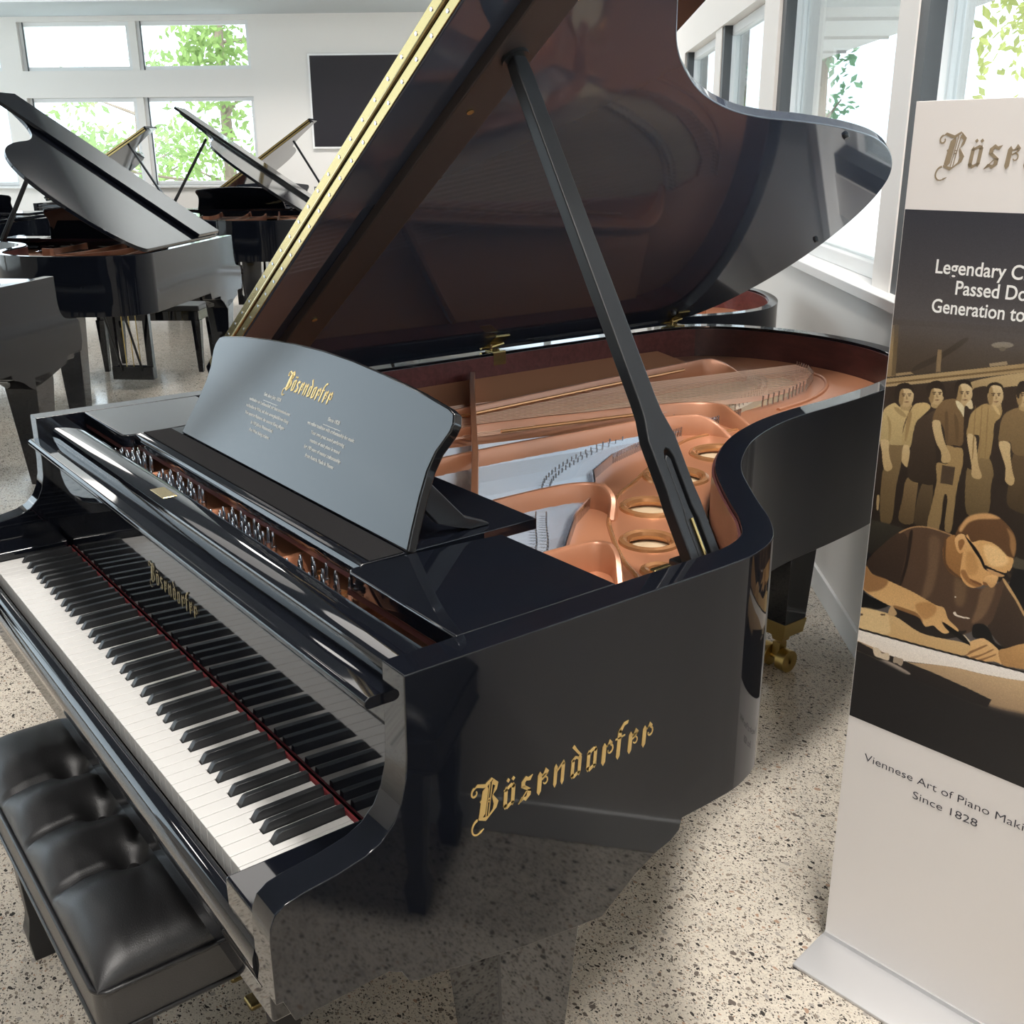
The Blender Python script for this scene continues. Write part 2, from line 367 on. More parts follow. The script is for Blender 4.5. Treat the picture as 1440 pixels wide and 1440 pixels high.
# back wall
b = RB(); SP = [(-8.6, -8.2), (-6.98, -6.72), (-3.79, -1.0)]
b.rb(WL, -1.0, WBACK, WBACK+.2, 0, 1.13).rb(WL, -1.0, WBACK, WBACK+.2, 2.2, 2.52).rb(WL, WR, WBACK, WBACK+.2, 3.09, HC)
for a0, a1 in SP: b.rb(a0, a1, WBACK, WBACK+.2, 1.13, 2.2).rb(a0, a1, WBACK, WBACK+.2, 2.52, 3.09)
b.rb(-5.31, -5.22, WBACK+.03, WBACK+.16, 1.13, 2.2).rb(-5.31, -5.22, WBACK+.03, WBACK+.16, 2.52, 3.09)
struct(b.build('wall_back', 'wall', smooth=0))
for a0, a1 in [(-8.2, -6.98), (-6.72, -5.31), (-5.22, -3.79)]:
    window('r', a0, a1, 1.13, 2.2, WBACK, 1, [(a0+.048, a0+.062)]); window('r', a0, a1, 2.52, 3.09, WBACK, 1, [(a0+.048, a0+.062)])
for a0, a1 in [(-1.0, -.05), (-.05, .97)]: window('r', a0, a1, .02, 3.09, WBACK, 1)
struct(RB().rb(WL, -3.7, WBACK-.05, WBACK+.1, 1.10, 1.13).build('trim_2', 'trim', bevel=.004))
struct(RB().rb(WL, -1.0, WBACK-.012, WBACK, 0, .09).build('baseboard_back', 'trim', bevel=.003))
# left wall, glazed from knee height to the ceiling
b = RB().rb(WL-.2, WL, WF, WBACK, 0, .35).rb(WL-.2, WL, WF, WBACK, 4.4, HC)
LP = [3., 6., 9., 12., 14.0]
b.rb(WL-.2, WL, WF, 3.0, .35, 4.4)
for a in LP: b.rb(WL-.2, WL, a, a+.2, .35, 4.4)
struct(b.build('wall_left', 'wall', smooth=0))
for a, c in zip(LP[:-1], LP[1:]): window('d', a+.2, c, .35, 4.4, WL, -1)
# wall behind the camera
b = RB().rb(WL, WR, WF-.2, WF, 0, HC)
struct(b.build('wall_front', 'wall', smooth=0))

# ------------------------------------------------------------------ lamps in the ceiling
LAMPS = [(.35, -1.5, 150), (.66, 1.15, 175), (-1.5, -1.8, 25), (-.9, 3.8, 50), (-5.4, .5, 22), (-4.8, 4.2, 20), (-1.6, 6.5, 30), (-3.6, 8.0, 12), (-2.5, 11.4, 230), (-6.5, 12.0, 60), (-.3, 10.8, 60)]
for r, d, e in LAMPS:
    l = bpy.data.lights.new('ceiling_lamp', 'AREA'); l.shape = 'DISK'; l.size = .6 if d < 5 else 2.0; l.energy = e; l.color = (1., .955, .90)
    o = bpy.data.objects.new('ceiling_lamp', l); o.location = RM(r, d, HC-.02); COL.objects.link(o)

sn = bpy.data.lights.new('sun', 'SUN'); sn.energy = 5.; sn.angle = rad(1.); sn.color = (1., .95, .86)
so = bpy.data.objects.new('sun', sn); COL.objects.link(so)
sdir = Vector((DX*.62+RX*.10, DY*.62+RY*.10, -.77)).normalized(); so.rotation_euler = sdir.to_track_quat('-Z', 'Y').to_euler()
# ------------------------------------------------------------------ the main grand piano (x along the keys, y to the tail)
GP = Vector((-.611, 1.0, 0)); ORG[0] = GP
PIANO = thing('grand_piano', 'black concert grand in front, lid propped open, gold lettering on its side', 'piano', GP)
XR, XL, HR, RT = .127, -1.349, 1.002, .045
ctrl = [(.127, .63), (.122, .70), (.097, .767), (.043, .826), (-.016, .873), (-.080, .925), (-.154, .991), (-.214, 1.066), (-.272, 1.163), (-.316, 1.283), (-.338, 1.40), (-.350, 1.55), (-.372, 1.72), (-.410, 1.88), (-.475, 2.02), (-.575, 2.14), (-.72, 2.222), (-.90, 2.258), (-1.08, 2.242), (-1.225, 2.18), (-1.312, 2.09), (-1.345, 1.98), (-1.349, 1.90)]
BENT = [(p.x, p.y) for p in smooth_path([(x, y, 0) for x, y in ctrl], 5)]
def offset(path, d):
    out = []
    for i in range(len(path)):
        a = Vector(path[max(i-1, 0)]); b = Vector(path[min(i+1, len(path)-1)]); t = (b-a).normalized()
        out.append((path[i][0]-t.y*d, path[i][1]+t.x*d))
    return out
def plan(d, yf):
    """closed outline of the body moved inwards by d, cut at y = yf"""
    q = offset(BENT, d)
    return [(XR-d, yf)]+q+[(XL+d, yf)]
ARM_TOP = [(-.030, .752), (-.0285, .768), (-.022, .783), (-.010, .791), (.01, .795), (.05, .799), (.085, .806), (.105, .815), (.122, .832), (.132, .852), (.138, .875), (.1405, .905), (.1412, .96), (.1416, HR)]
def rim(ys_scale=1.):
    st = []    # stations: (outer xy, inner xy, bottom, top)
    TOE = [(-.012, .672), (-.0119, .640), (.117, .640), (.1185, .634), (.126, .626), (.132, .612), (.146, .605), (.17, .602), (.20, .594), (.25, .582), (.30, .570), (.38, .556), (.43, .549), (.452, .562), (.49, .588), (.53, .606), (.556, .612), (.572, .622), (.577, .640)]
    def zb(y):
        if y < -.0119: return .672
        for (a, za), (b, zb_) in zip(TOE[1:-1], TOE[2:]):
            if a <= y <= b: return za+(zb_-za)*(y-a)/(b-a)
        return .640
    YS = [.146, .17, .20, .25, .30, .38, .43, .452, .49, .53, .556, .572, .577]
    fr = [(y, t) for y, t in ARM_TOP]
    ys = [(-.030, .752)]+[]
    right = [((XR, y), (XR-RT, y), zb(y), t) for y, t in fr]+[((XR, y), (XR-RT, y), zb(y), HR) for y in YS]
    inn = offset(BENT, RT)
    mid = []
    for (o, i) in zip(BENT, inn):
        k = min(1, max(0, (o[1]-.85)/.45)) if o[0] > -1.3 else 1
        mid.append((o, i, .64+.04*k, HR))
    left = [((XL, y), (XL+RT, y), .68 if y > .8 else .64, HR) for y in (1.4, .81, .79)]+[((XL, y), (XL+RT, y), zb(y), HR) for y in reversed(YS)]+[((XL, y), (XL+RT, y), zb(y), t) for y, t in reversed(fr)]
    return right+mid+left
def rim_mesh(mb):
    secs = []
    for o, i, z0, z1 in rim(): secs.append([(o[0], o[1], z0), (o[0], o[1], z1), (i[0], i[1], z1), (i[0], i[1], z0)])
    return mb.loft(secs)
case = rim_mesh(MB()).build('case', 'black', PIANO, bevel=.0028, seg=3, smooth=25, lim=40)
# lining of the rim, mahogany
a = plan(RT+.0005, .50); b_ = plan(RT+.005, .50)
mb = MB(); secs = [[(p[0], p[1], .80), (p[0], p[1], .994), (q[0], q[1], .994), (q[0], q[1], .80)] for p, q in zip(a, b_)]
cut = next(i for i, p in enumerate(a) if p[0] < -1.27 and p[1] > 1.9)
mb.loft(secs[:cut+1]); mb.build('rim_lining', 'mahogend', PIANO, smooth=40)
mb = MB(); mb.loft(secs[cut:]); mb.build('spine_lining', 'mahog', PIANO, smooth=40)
# key bed, underside
mb = MB().box(XL+RT, XR-RT, -.018, .55, .605, .690); mb.build('key_bed', 'black', PIANO, bevel=.004)
# toe blocks that carry the front legs
toe = [(.118, .641), (.126, .626), (.132, .612), (.146, .605), (.17, .602), (.20, .594), (.25, .582), (.30, .570), (.38, .556), (.43, .549), (.452, .562), (.49, .588), (.53, .606), (.556, .612), (.572, .622), (.577, .641)]
MB().extx(toe, -.02, XR-RT).build('toe_block', 'black', PIANO, bevel=.004)
MB().extx(toe, XL+RT, XL+.147).build('toe_block', 'black', PIANO, bevel=.004)
# key slip and key blocks
ks = [(-.006, .660), (-.006, .716), (-.010, .7215), (-.016, .7225), (-.024, .720), (-.030, .713), (-.0335, .702), (-.034, .690), (-.031, .676), (-.027, .668), (-.027, .660)]
MB().extx(ks, XL+RT+.001, XR-RT-.001).build('key_slip', 'black', PIANO, smooth=50)
for x0, x1 in [(.0025, XR-RT-.0005), (XL+RT+.0005, -1.2245)]:
    MB().box(x0, x1, -.026, .150, .69, .757).build('key_block', 'black', PIANO, bevel=.004, seg=3)
# white keys
KW, KZ = .0235, .740
pc = [9, 11]+[0, 2, 4, 5, 7, 9, 11]*7+[0]
SHARP = {0: -.0030, 2: .0030, 5: -.0042, 7: 0., 9: .0042}
kx0 = lambda i: -(52-i)*KW
bl = {}                                   # boundary index -> sharp centre
for i, q in enumerate(pc[:-1]):
    if q in SHARP and i < 51: bl[i+1] = kx0(i+1)+SHARP[q]
for i in range(52):
    x0, x1 = kx0(i)+.0005, kx0(i+1)-.0005
    l = bl[i]+.0068 if i in bl else x0; r = bl[i+1]-.0068 if (i+1) in bl else x1
    pts = [(x0, 0), (x1, 0), (x1, .0495), (r, .0495), (r, .148), (l, .148), (l, .0495), (x0, .0495)]
    P2 = []
    for p in pts:
        if not P2 or (abs(p[0]-P2[-1][0])+abs(p[1]-P2[-1][1])) > 1e-6: P2.append(p)
    MB().extz(P2, KZ-.034, KZ).build('white_key', 'ivory', PIANO, bevel=.0009, seg=2)
for i, x in sorted(bl.items()):
    z0, z1 = KZ-.004, KZ+.0115
    secs = []
    for y, zt, w in [(.0505, KZ-.003, .0056), (.0512, KZ+.0005, .0056), (.0575, z1-.002, .0050), (.0600, z1-.0004, .0046), (.063, z1, .0044), (.147, z1, .0044)]:
        secs.append([(x-.0058, y, z0), (x-w, y, zt), (x+w, y, zt), (x+.0058, y, z0)])
    MB().loft(secs).build('black_key', 'ebony', PIANO, bevel=.0007, seg=2)
MB().box(-1.2225, .001, .1482, .1515, KZ-.01, KZ+.0045).build('key_felt', 'redfelt', PIANO)
# fallboard, folded open, with its lip; nameplate on it
fb = [(.1535, .745), (.1545, .80), (.157, .90), (.1585, .948), (.150, .9475), (.126, .9472), (.1205, .949), (.1185, .953), (.1195, .958), (.124, .9615), (.155, .9622), (.168, .9622), (.168, .745)]
MB().extx(fb, XL+RT+.002, XR-RT-.002).build('fallboard', 'black', PIANO, bevel=.0012, seg=2, smooth=40)
wordmark('fallboard_lettering', 'goldline', PIANO, (-.722, .1542, .832), (1, 0, 0), (0, .02, 1), .0185, .0215, thick=.0004)
rail = [(.157, .9624), (.157, .979), (.1595, .9845), (.166, .987), (.205, .987), (.212, .9845), (.215, .979), (.215, .80), (.169, .80), (.169, .9624)]
MB().extx(rail, XL+RT+.002, XR-RT-.002).build('fallboard_rail', 'black', PIANO, smooth=40)
for x in (-.69,):
    MB().box(x-.03, x+.03, .172, .196, .9868, .9882).build('rail_hinge', 'brass', PIANO, bevel=.0008)
# wings beside the music desk
wr_ = [(.0815, .238), (-.160, .238), (-.170, .243), (-.1735, .252), (-.171, .324), (-.154, .480), (.0815, .484)]
MB().extz(wr_, .976, 1.0015).build('wing_panel', 'black', PIANO, bevel=.003, seg=3)
wl_ = [(XL+RT+.0005, .238), (XL+RT+.0005, .484), (-1.068, .480), (-1.051, .324), (-1.0485, .252), (-1.052, .243), (-1.062, .238)]
MB().extz(wl_, .976, 1.0015).build('wing_panel', 'black', PIANO, bevel=.003, seg=3)
for x0, x1 in [(-.172, .081), (XL+RT, -1.05)]: MB().box(x0, x1, .2395, .250, .967, .976).build('wing_apron', 'mahogend', PIANO)
# music desk shelf
sh = [(.262, .978), (.258, .985), (.258, .994), (.262, 1.0005), (.270, 1.002), (.56, 1.002), (.56, .985), (.275, .985), (.275, .978)]
SX0, SX1 = -1.048, -.1745
MB().extx(sh, SX0, SX1).build('desk_shelf', 'black', PIANO, bevel=.0015, smooth=40)
MB().box(SX0+.002, SX1-.002, .2765, .33, 1.0022, 1.0034).build('shelf_felt', 'felt', PIANO)
MB().box(SX0, SX1, .263, .275, .970, .978).build('shelf_apron', 'mahog', PIANO)
# music desk
al = rad(63); ca, sa = math.cos(al), math.sin(al); DC = -.611+.029
def dk(u, v, h=0.): return Vector((DC+u, .332+v*ca-h*sa, 1.004+v*sa+h*ca))
half = [(.412, 0), (.404, .03), (.394, .075), (.389, .112), (.392, .140), (.4015, .160), (.4065, .172), (.4075, .185), (.400, .199), (.385, .2035), (.30, .2145), (.20, .223), (.10, .229), (0, .231)]
outl = half+[(-x, y) for x, y in reversed(half[:-1])]
MB().prism(outl, lambda p: dk(p[0], p[1], 0), lambda p: dk(p[0], p[1], -.016)).build('music_desk', 'desk', PIANO, bevel=.003, seg=3, smooth=35)
desk = bpy.data.objects['music_desk']
uxd, uyd = Vector((1, 0, 0)), Vector((0, ca, sa))
wordmark('desk_lettering', 'gold', desk, dk(-.082, .150), uxd, uyd, .0140, .0200, thick=.0007, lean=.12)
def dtext(lines, u, v, size, step):
    for k, s in enumerate(lines):
        text_mesh(s, size if k else size*1.1, 'desk_text', 'text', desk, lambda c, k=k: dk(u+c.x, v-k*step+(.004 if k == 0 else 0)+c.y, .0002+max(0, c.z)), thick=.0003, bold=.00012)
    c = MB().prism([(-.028, -.0004), (.028, -.0004), (.028, .0006), (-.028, .0006)], lambda p: dk(u+p[0], v-.004+p[1], .0001), lambda p: dk(u+p[0], v-.004+p[1], .0005)); c.build('desk_rule', 'text', desk)
dtext(['Seit dem Jahr 1828', 'verbinden wir Leidenschaft mit Instrumentenkunst', 'verbunden in Wien, mit dem unvergleichlichen Klang', 'Von unseren Meistern, die unseren Klang pflegen', 'In 190 Jahren Meisterschaft', 'Aus Wien. Klang erleben'], -.108, .122, .0078, .0125)
dtext(['Since 1828', 'we refine tradition with craftsmanship for music', 'Your own great sound performing', 'masters of each piano in sound', 'for 190 years of master craftsmanship', 'from Austria, Made in Vienna'], .112, .122, .0078, .0125)
for s in (-1, 1):
    x = DC+s*.38
    st = [(.372, 1.055), (.388, 1.086), (.41, 1.062), (.445, 1.024), (.487, 1.006), (.487, 1.0025), (.455, 1.0025), (.40, 1.022)]
    MB().extx(st, x-.008, x+.008).build('desk_brace', 'black_soft', PIANO, bevel=.003)
# logo on the side of the case
wordmark('side_lettering', 'gold', PIANO, (XR+.0001, .222, .786), (0, 1, 0), (0, 0, 1), .0250, .0300, thick=.0009, lean=.10)
# legs with casters
def leg(cx, cy, top, w, wb, foot=.155):
    mb = MB(); z0 = foot
    secs = []
    for z, h in [(top, w/2), (top-.035, w/2), (top-.04, w/2-.004), (z0, wb/2)]: secs.append([(cx-h, cy-h, z), (cx+h, cy-h, z), (cx+h, cy+h, z), (cx-h, cy+h, z)])
    lg = mb.loft(secs).build('leg', 'black', PIANO, bevel=.003)
    h = wb/2+.003
    mb = MB().loft([[(cx-q, cy-q, z), (cx+q, cy-q, z), (cx+q, cy+q, z), (cx-q, cy+q, z)] for z, q in [(z0+.002, h), (z0-.045, h-.006), (z0-.052, .022), (z0-.075, .018)]])
    mb.build('ferrule', 'oldbrass', lg, bevel=.002)
    mb = MB()
    for s in (-1, 1):
        p = []
        mb.tube([(cx+s*.018, cy-.012, .0355), (cx+s*.050, cy-.012, .0355)], .0355, 20)
    mb.tube([(cx-.05, cy-.012, .0355), (cx+.05, cy-.012, .0355)], .010, 10)
    mb.box(cx-.014, cx+.014, cy-.02, cy+.014, .03, .085)
    mb.build('caster', 'oldbrass', lg, bevel=.0015, smooth=40)
    return lg
leg(.048, .335, .63, .148, .080)
leg(-1.270, .335, .63, .148, .080)
leg(-.862, 2.075, .69, .150, .098, .165)
# lyre with pedals
LX = -.611
mb = MB().box(LX-.145, LX+.145, .262, .350, .045, .135); ly = mb.build('lyre', 'black', PIANO, bevel=.006)
for s in (-1, 1): MB().tube([(LX+s*.105, .305, .13), (LX+s*.095, .305, .61)], [.024, .03], 12).build('lyre_post', 'black', ly)
for s in (-1, 0, 1):
    MB().box(LX+s*.085-.018, LX+s*.085+.018, .170, .268, .050, .064).build('pedal', 'brass', ly, bevel=.006, seg=3)
    MB().tube([(LX+s*.05, .32, .13), (LX+s*.05, .32, .61)], .004, 8).build('pedal_rod', 'brass', ly)
for s in (-1, 1): MB().tube([(LX+s*.07, .32, .11), (LX+s*.07, .62, .60)], .008, 8).build('lyre_brace', 'black_soft', ly)
# ------------------------------------------------------------------ inside the grand piano
def fill(name, m, parent, loops, z0, z1, bevel=0.):
    """flat plate with holes: loops[0] outside, others are holes"""
    bm = bmesh.new(); es = []
    for lp in loops:
        vs = [bm.verts.new((p[0]-ORG[0].x, p[1]-ORG[0].y, z1-ORG[0].z)) for p in lp]
        for i in range(len(vs)): es.append(bm.edges.new((vs[i], vs[(i+1) % len(vs)])))
    bmesh.ops.triangle_fill(bm, use_beauty=True, use_dissolve=False, edges=es)
    top = list(bm.faces)
    r = bmesh.ops.extrude_face_region(bm, geom=top)
    for v in [g for g in r['geom'] if isinstance(g, bmesh.types.BMVert)]: v.co.z -= (z1-z0)
    bmesh.ops.recalc_face_normals(bm, faces=bm.faces)
    me = bpy.data.meshes.new(name); bm.to_mesh(me); bm.free(); me.materials.append(M[m])
    me.polygons.foreach_set('use_smooth', [True]*len(me.polygons)); me.set_sharp_from_angle(angle=rad(30))
    o = bpy.data.objects.new(name, me); COL.objects.link(o); o.parent = parent; return o
def circ(cx, cy, r, n=36): return [(cx+r*math.cos(2*PI*k/n), cy+r*math.sin(2*PI*k/n)) for k in range(n)]
HOLES = [(-.069, .716, .022), (-.171, .793, .041), (-.294, .917, .047), (-.398, 1.088, .056), (-.455, 1.282, .058), (-.492, 1.475, .058)]
OPEN = [(-.115, .46), (-.150, .540), (-.225, .622), (-.295, .685), (-.385, .79), (-.46, .88), (-.555, .99), (-.600, 1.08), (-.612, 1.2), (-.630, 1.35), (-.645, 1.5), (-.682, 1.62), (-.700, 1.77), (-.742, 1.89), (-.798, 1.98), (-.865, 2.045), (-.915, 2.05), (-.955, 1.97), (-.975, 1.80), (-.975, 1.4), (-.96, 1.02), (-.94, .46)]
fl = [p for p in plan(RT+.008, .20)]
plate = fill('iron_plate', 'copper', PIANO, [fl, OPEN]+[circ(*h) for h in HOLES], .900, .911)
MB().extz(plan(RT+.006, .20), .889, .8975).build('soundboard', 'spruce', PIANO, smooth=0)
for cx, cy, r in HOLES:
    mb = MB(); secs = []
    for k in range(36):
        a = 2*PI*k/36; secs.append([(cx+(r+.002+.0085*math.cos(q))*math.cos(a), cy+(r+.002+.0085*math.cos(q))*math.sin(a), .9095+.0085*math.sin(q)) for q in [PI*j/4 for j in range(8)]])
    mb.loft(secs, closed=True); mb.build('hole_rim', 'copperlit', plate)
line = smooth_path([(-.045, .652, .911), (-.073, .672, .911), (-.146, .708, .911), (-.246, .777, .911), (-.300, .823, .911), (-.377, .914, .911), (-.426, 1.004, .911), (-.501, 1.142, .911), (-.575, 1.30, .911), (-.575, 1.42, .911), (-.555, 1.55, .911)], 6)
MB().tube(line, .0045, 8).build('raised_bead', 'copperlit', plate)
def wall(path, name='plate_strut', zt=.957, th=.013, fade=0):
    P = smooth_path([(x, y, 0) for x, y in path], 6); n = len(P); secs = []
    for i, p in enumerate(P):
        t = (P[min(i+1, n-1)]-P[max(i-1, 0)]).normalized(); q = Vector((-t.y, t.x, 0))
        z = zt
        if fade and i > n-1-fade: z = zt-(zt-.913)*((i-(n-1-fade))/fade)**1.3
        def pt(w, h): return (p.x+q.x*w, p.y+q.y*w, h)
        secs.append([pt(-th*.75, .903), pt(-th*.5, z-.004), pt(-th*.5+.003, z), pt(th*.5-.003, z), pt(th*.5, z-.004), pt(th*.75, .903)])
    return MB().loft(secs).build(name, 'copper', plate, smooth=40)
wall([(-.915, .225), (-.93, .40), (-.96, .70), (-.985, 1.02), (-1.03, 1.55), (-1.045, 1.80), (-1.045, 1.87), (-1.0, 1.91), (-.94, 1.92)], fade=10)
wall([(-.80, .42), (-.82, .80), (-.834, .94), (-.77, 1.2), (-.735, 1.34), (-.70, 1.43), (-.65, 1.478), (-.58, 1.472), (-.52, 1.478)], fade=10)
wall([(-.64, .225), (-.655, .45), (-.667, .80), (-.655, 1.05), (-.644, 1.232), (-.62, 1.33), (-.58, 1.385), (-.53, 1.40)], fade=9)
wall([(-.367, .225), (-.385, .42), (-.392, .62), (-.388, .78), (-.362, .838), (-.315, .842), (-.285, .815)], fade=9)
wall([(-.15, .40), (-.147, .565), (-.140, .64), (-.105, .655), (-.065, .630)], fade=8)
# ribs on the struts
for pth in ([(-.965, .95), (-1.0, 1.40), (-1.02, 1.74)], [(-.80, .95), (-.735, 1.25), (-.715, 1.33)]):
    MB().tube([(x+.017, y, .948) for x, y in pth], [.004]*len(pth), 8).build('strut_bead', 'copperlit', plate)
MB().loft([[(x-.004, y-.005, z0), (x+.004, y+.005, z0), (x+.004, y+.005, z1), (x-.004, y-.005, z1)] for x, y, z0, z1 in [(-1.285, 1.232, .905, .964), (-1.15, 1.134, .905, .966), (-.66, .794, .94, .966), (-.385, .596, .905, .966)]]).build('plate_crossbar', 'copper', plate, bevel=.002)
# spine-side deck of the plate
dk_in = [(-.985, .46), (-.975, .70), (-1.0, 1.02), (-1.045, 1.55), (-1.06, 1.80), (-1.09, 1.92)]
dk_out = [(-1.297, .46), (-1.297, .70), (-1.297, 1.02), (-1.297, 1.50), (-1.297, 1.76), (-1.285, 1.92)]
MB().loft([[(a[0], a[1], .905), (a[0], a[1], .940), (b[0], b[1], .914), (b[0], b[1], .905)] for a, b in zip(dk_out, dk_in)]).build('plate_deck', 'copper_bright', plate, smooth=40)
for x, y in [(-.085, .262), (-.215, .44), (-.235, .42), (-.20, .365)]:
    mb = MB().lathe([(.0125, 0), (.0125, .004), (.0105, .006), (.0095, .003), (.0, .002)], (x, y, .911), 20); mb.build('plate_bolt', 'copperlit', plate)
# bridges with their pins
def bridge(path, w=.028):
    P = smooth_path([(x, y, 0) for x, y in path], 6); n = len(P); secs = []; rows = []
    for i, p in enumerate(P):
        t = (P[min(i+1, n-1)]-P[max(i-1, 0)]).normalized(); q = Vector((-t.y, t.x, 0))
        secs.append([(p.x+q.x*w*s, p.y+q.y*w*s, z) for s, z in [(-.7, .862), (-.5, .912), (-.25, .919), (.25, .919), (.5, .912), (.7, .862)]])
        rows += [p+q*w*.32, p-q*w*.32]
    o = MB().loft(secs).build('bridge', 'bridge', PIANO, smooth=30)
    mb = MB()
    for p in rows: mb.tube([(p.x, p.y, .914), (p.x, p.y, .932)], .0016, 6)
    bp_ = mb.build('bridge_pin', 'pin', o); bp_['kind'] = 'stuff'; return o
bridge([(-.165, .555), (-.235, .620), (-.30, .670), (-.352, .712)])
bridge([(-.43, .782), (-.506, .858), (-.565, .96), (-.612, 1.08), (-.665, 1.25), (-.70, 1.40)], .022)
bridge([(-.705, 1.60), (-.755, 1.74), (-.80, 1.83), (-.865, 1.90), (-.94, 1.945)], .024)
# strings
def lerp_path(path, t):
    k = t*(len(path)-1); i = min(int(k), len(path)-2); f = k-i
    return (path[i][0]+(path[i+1][0]-path[i][0])*f, path[i][1]+(path[i+1][1]-path[i][1])*f)
HIT = [(-.115, .545), (-.19, .622), (-.255, .691), (-.31, .75), (-.366, .835), (-.43, .90), (-.485, .945), (-.545, 1.05), (-.598, 1.218), (-.622, 1.40), (-.648, 1.56)]
STA = [-.125, -.19, -.255, -.315, -.375, -.455, -.52, -.60, -.71, -.80, -.90]
BH = [(-.895, 2.085), (-.84, 2.065), (-.775, 2.0), (-.718, 1.90), (-.680, 1.78), (-.664, 1.66)]
hp = MB()
def add_string(name, a, b, r, m, one=None):
    mb = one or MB()
    mb.tube([a, b], r, 5, cap=False)
    if one is None: mb.build(name, m, PIANO, smooth=60, recalc=False)
    hp.tube([(b[0], b[1]+.002, b[2]-.018), (b[0], b[1]+.004, b[2]+.010)], .0022, 6)
arc_ = smooth_path([(x+.030, y+.028, .9115) for x, y in [(-.93, 2.09)]+BH], 5)
MB().tube(arc_, .006, 8).build('raised_bead', 'copper', plate)
for k in range(26):
    t = k/25; e = lerp_path(BH, t); add_string('string', (-1.16+.27*t, .42, .944), (e[0], e[1], .936), .0013, 'copperwire')
rest = MB(); NT = 210; nn = 0
for k in range(NT):
    t = k/(NT-1); e = lerp_path(HIT, t); u = t*(len(STA)-1); i = min(int(u), len(STA)-2); sx = STA[i]+(STA[i+1]-STA[i])*(u-i)
    a, b = (sx, .42, .926), (e[0], e[1], .922)
    if k % 3 == 0 and nn < 74: add_string('string', a, b, .0008, 'steel'); nn += 1
    else: add_string('', a, b, .0008, 'steel', rest)
o = rest.build('string', 'steel', PIANO, smooth=60, recalc=False); o['kind'] = 'stuff'
o = hp.build('hitch_pin', 'pin', plate, smooth=60); o['kind'] = 'stuff'
# tuning pins standing in their fields
PB = None; PZ = .932
for x0, x1 in [(-1.10, -.925), (-.905, -.652), (-.628, -.378), (-.356, -.185)]:
    MB().box(x0, x1, .2165, .40, .905, PZ).build('pin_field', 'copper', plate, bevel=.003)
for x, y in [(-.895, .268), (-.690, .262), (-.670, .300), (-.405, .262), (-.390, .300), (-.33, .278), (-.245, .268), (-.205, .29)]:
    mb = MB().lathe([(.0115, 0), (.0115, .003), (.0095, .005), (.0085, .002), (.0, .001)], (x, y, PZ), 20); mb.build('plate_bolt', 'copperlit', plate)
for x0, x1, cols in [(-1.075, -.955, 7), (-.875, -.70, 7), (-.60, -.425, 7), (-.325, -.19, 4)]:
    for r in range(4):
        for c in range(cols):
            x = x0+(x1-x0)*(c+.5*(r % 2))/cols; y = .227+.0105*r+.004*(c % 2)
            if PB is None:
                mb = MB().lathe([(.0031, 0), (.0031, .030), (.0024, .033), (.0022, .040), (.0012, .0415)], (x, y, PZ), 10)
                mb.lathe([(.0046, .010), (.0052, .012), (.0046, .0145), (.0052, .0165), (.0046, .019)], (x, y, PZ), 10)
                PB = mb.build('tuning_pin', 'pin', plate); PX, PY = x, y
            else:
                q = PB.copy(); COL.objects.link(q); q.parent = plate; q.location = (x-PX, y-PY, 0)
# ------------------------------------------------------------------ lid
ALPHA = rad(34.); HX, HZ = -1.346, 1.008; LY0 = .538
def lidp(x, y, h): return Vector((HX+(x-HX)*math.cos(ALPHA)-h*math.sin(ALPHA), y, HZ+(x-HX)*math.sin(ALPHA)+h*math.cos(ALPHA)))
lo = plan(-.010, LY0)
lo = [(max(p[0], HX+.004), p[1]) for p in lo]
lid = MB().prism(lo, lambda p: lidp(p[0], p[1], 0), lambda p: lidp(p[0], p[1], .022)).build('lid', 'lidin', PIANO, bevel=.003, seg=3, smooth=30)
fl_ = [(HX+.004, LY0), (XR+.010, LY0), (XR+.010, .99), (XR-.01, 1.012), (HX+.004, 1.012)]
MB().prism(fl_, lambda p: lidp(p[0], p[1], .0275), lambda p: lidp(p[0], p[1], .0495)).build('lid_front_flap', 'black', PIANO, bevel=.003, seg=3, smooth=30)
def lbox(x0, x1, y0, y1, h0, h1):
    mb = MB().box(x0, x1, y0, y1, h0, h1); mb.v = [tuple(lidp(*p)) for p in mb.v]; return mb
ph = lbox(HX+.04, XR-.01, LY0-.0022, LY0, .003, .0195).build('piano_hinge', 'brass', PIANO, bevel=.0006)
lbox(HX+.04, XR-.01, LY0-.0022, LY0, .030, .0470).build('hinge_leaf', 'brass', ph, bevel=.0006)
MB().tube([lidp(HX+.04, LY0-.002, .0247), lidp(XR-.01, LY0-.002, .0247)], .0042, 10).build('hinge_knuckle', 'brass', ph)
S0 = None
for k in range(28):
    x = HX+.07+k*.05
    for h in (.011, .0385):
        c = lidp(x+(.02 if h > .02 else 0), LY0-.0022, h)
        if S0 is None: S0 = MB().tube([c, c-Vector((0, .0012, 0))], .0030, 8).build('hinge_screw', 'steel', ph); SC0 = c
        else: q = S0.copy(); COL.objects.link(q); q.parent = ph; q.location = c-SC0
bar = lbox(-1.27, .06, .630, .705, -.020, .001).build('lid_bar', 'bar', lid, bevel=.003)
for x in (-.30, -1.0): MB().tube([lidp(x, .66, -.019), lidp(x, .66, -.0225)], .006, 12).build('bar_screw', 'brass', lid)
for x, y in [(-.385, 1.74), (-.87, 2.20), (-1.27, 1.98)]: MB().tube([lidp(x, y, .0), lidp(x, y, -.008)], [.008, .006], 12).build('lid_bumper', 'black_soft', lid)
cup = MB().tube([lidp(-.172, .668, -.020), lidp(-.172, .668, -.026)], .022, 16).build('prop_cup', 'black_soft', lid)
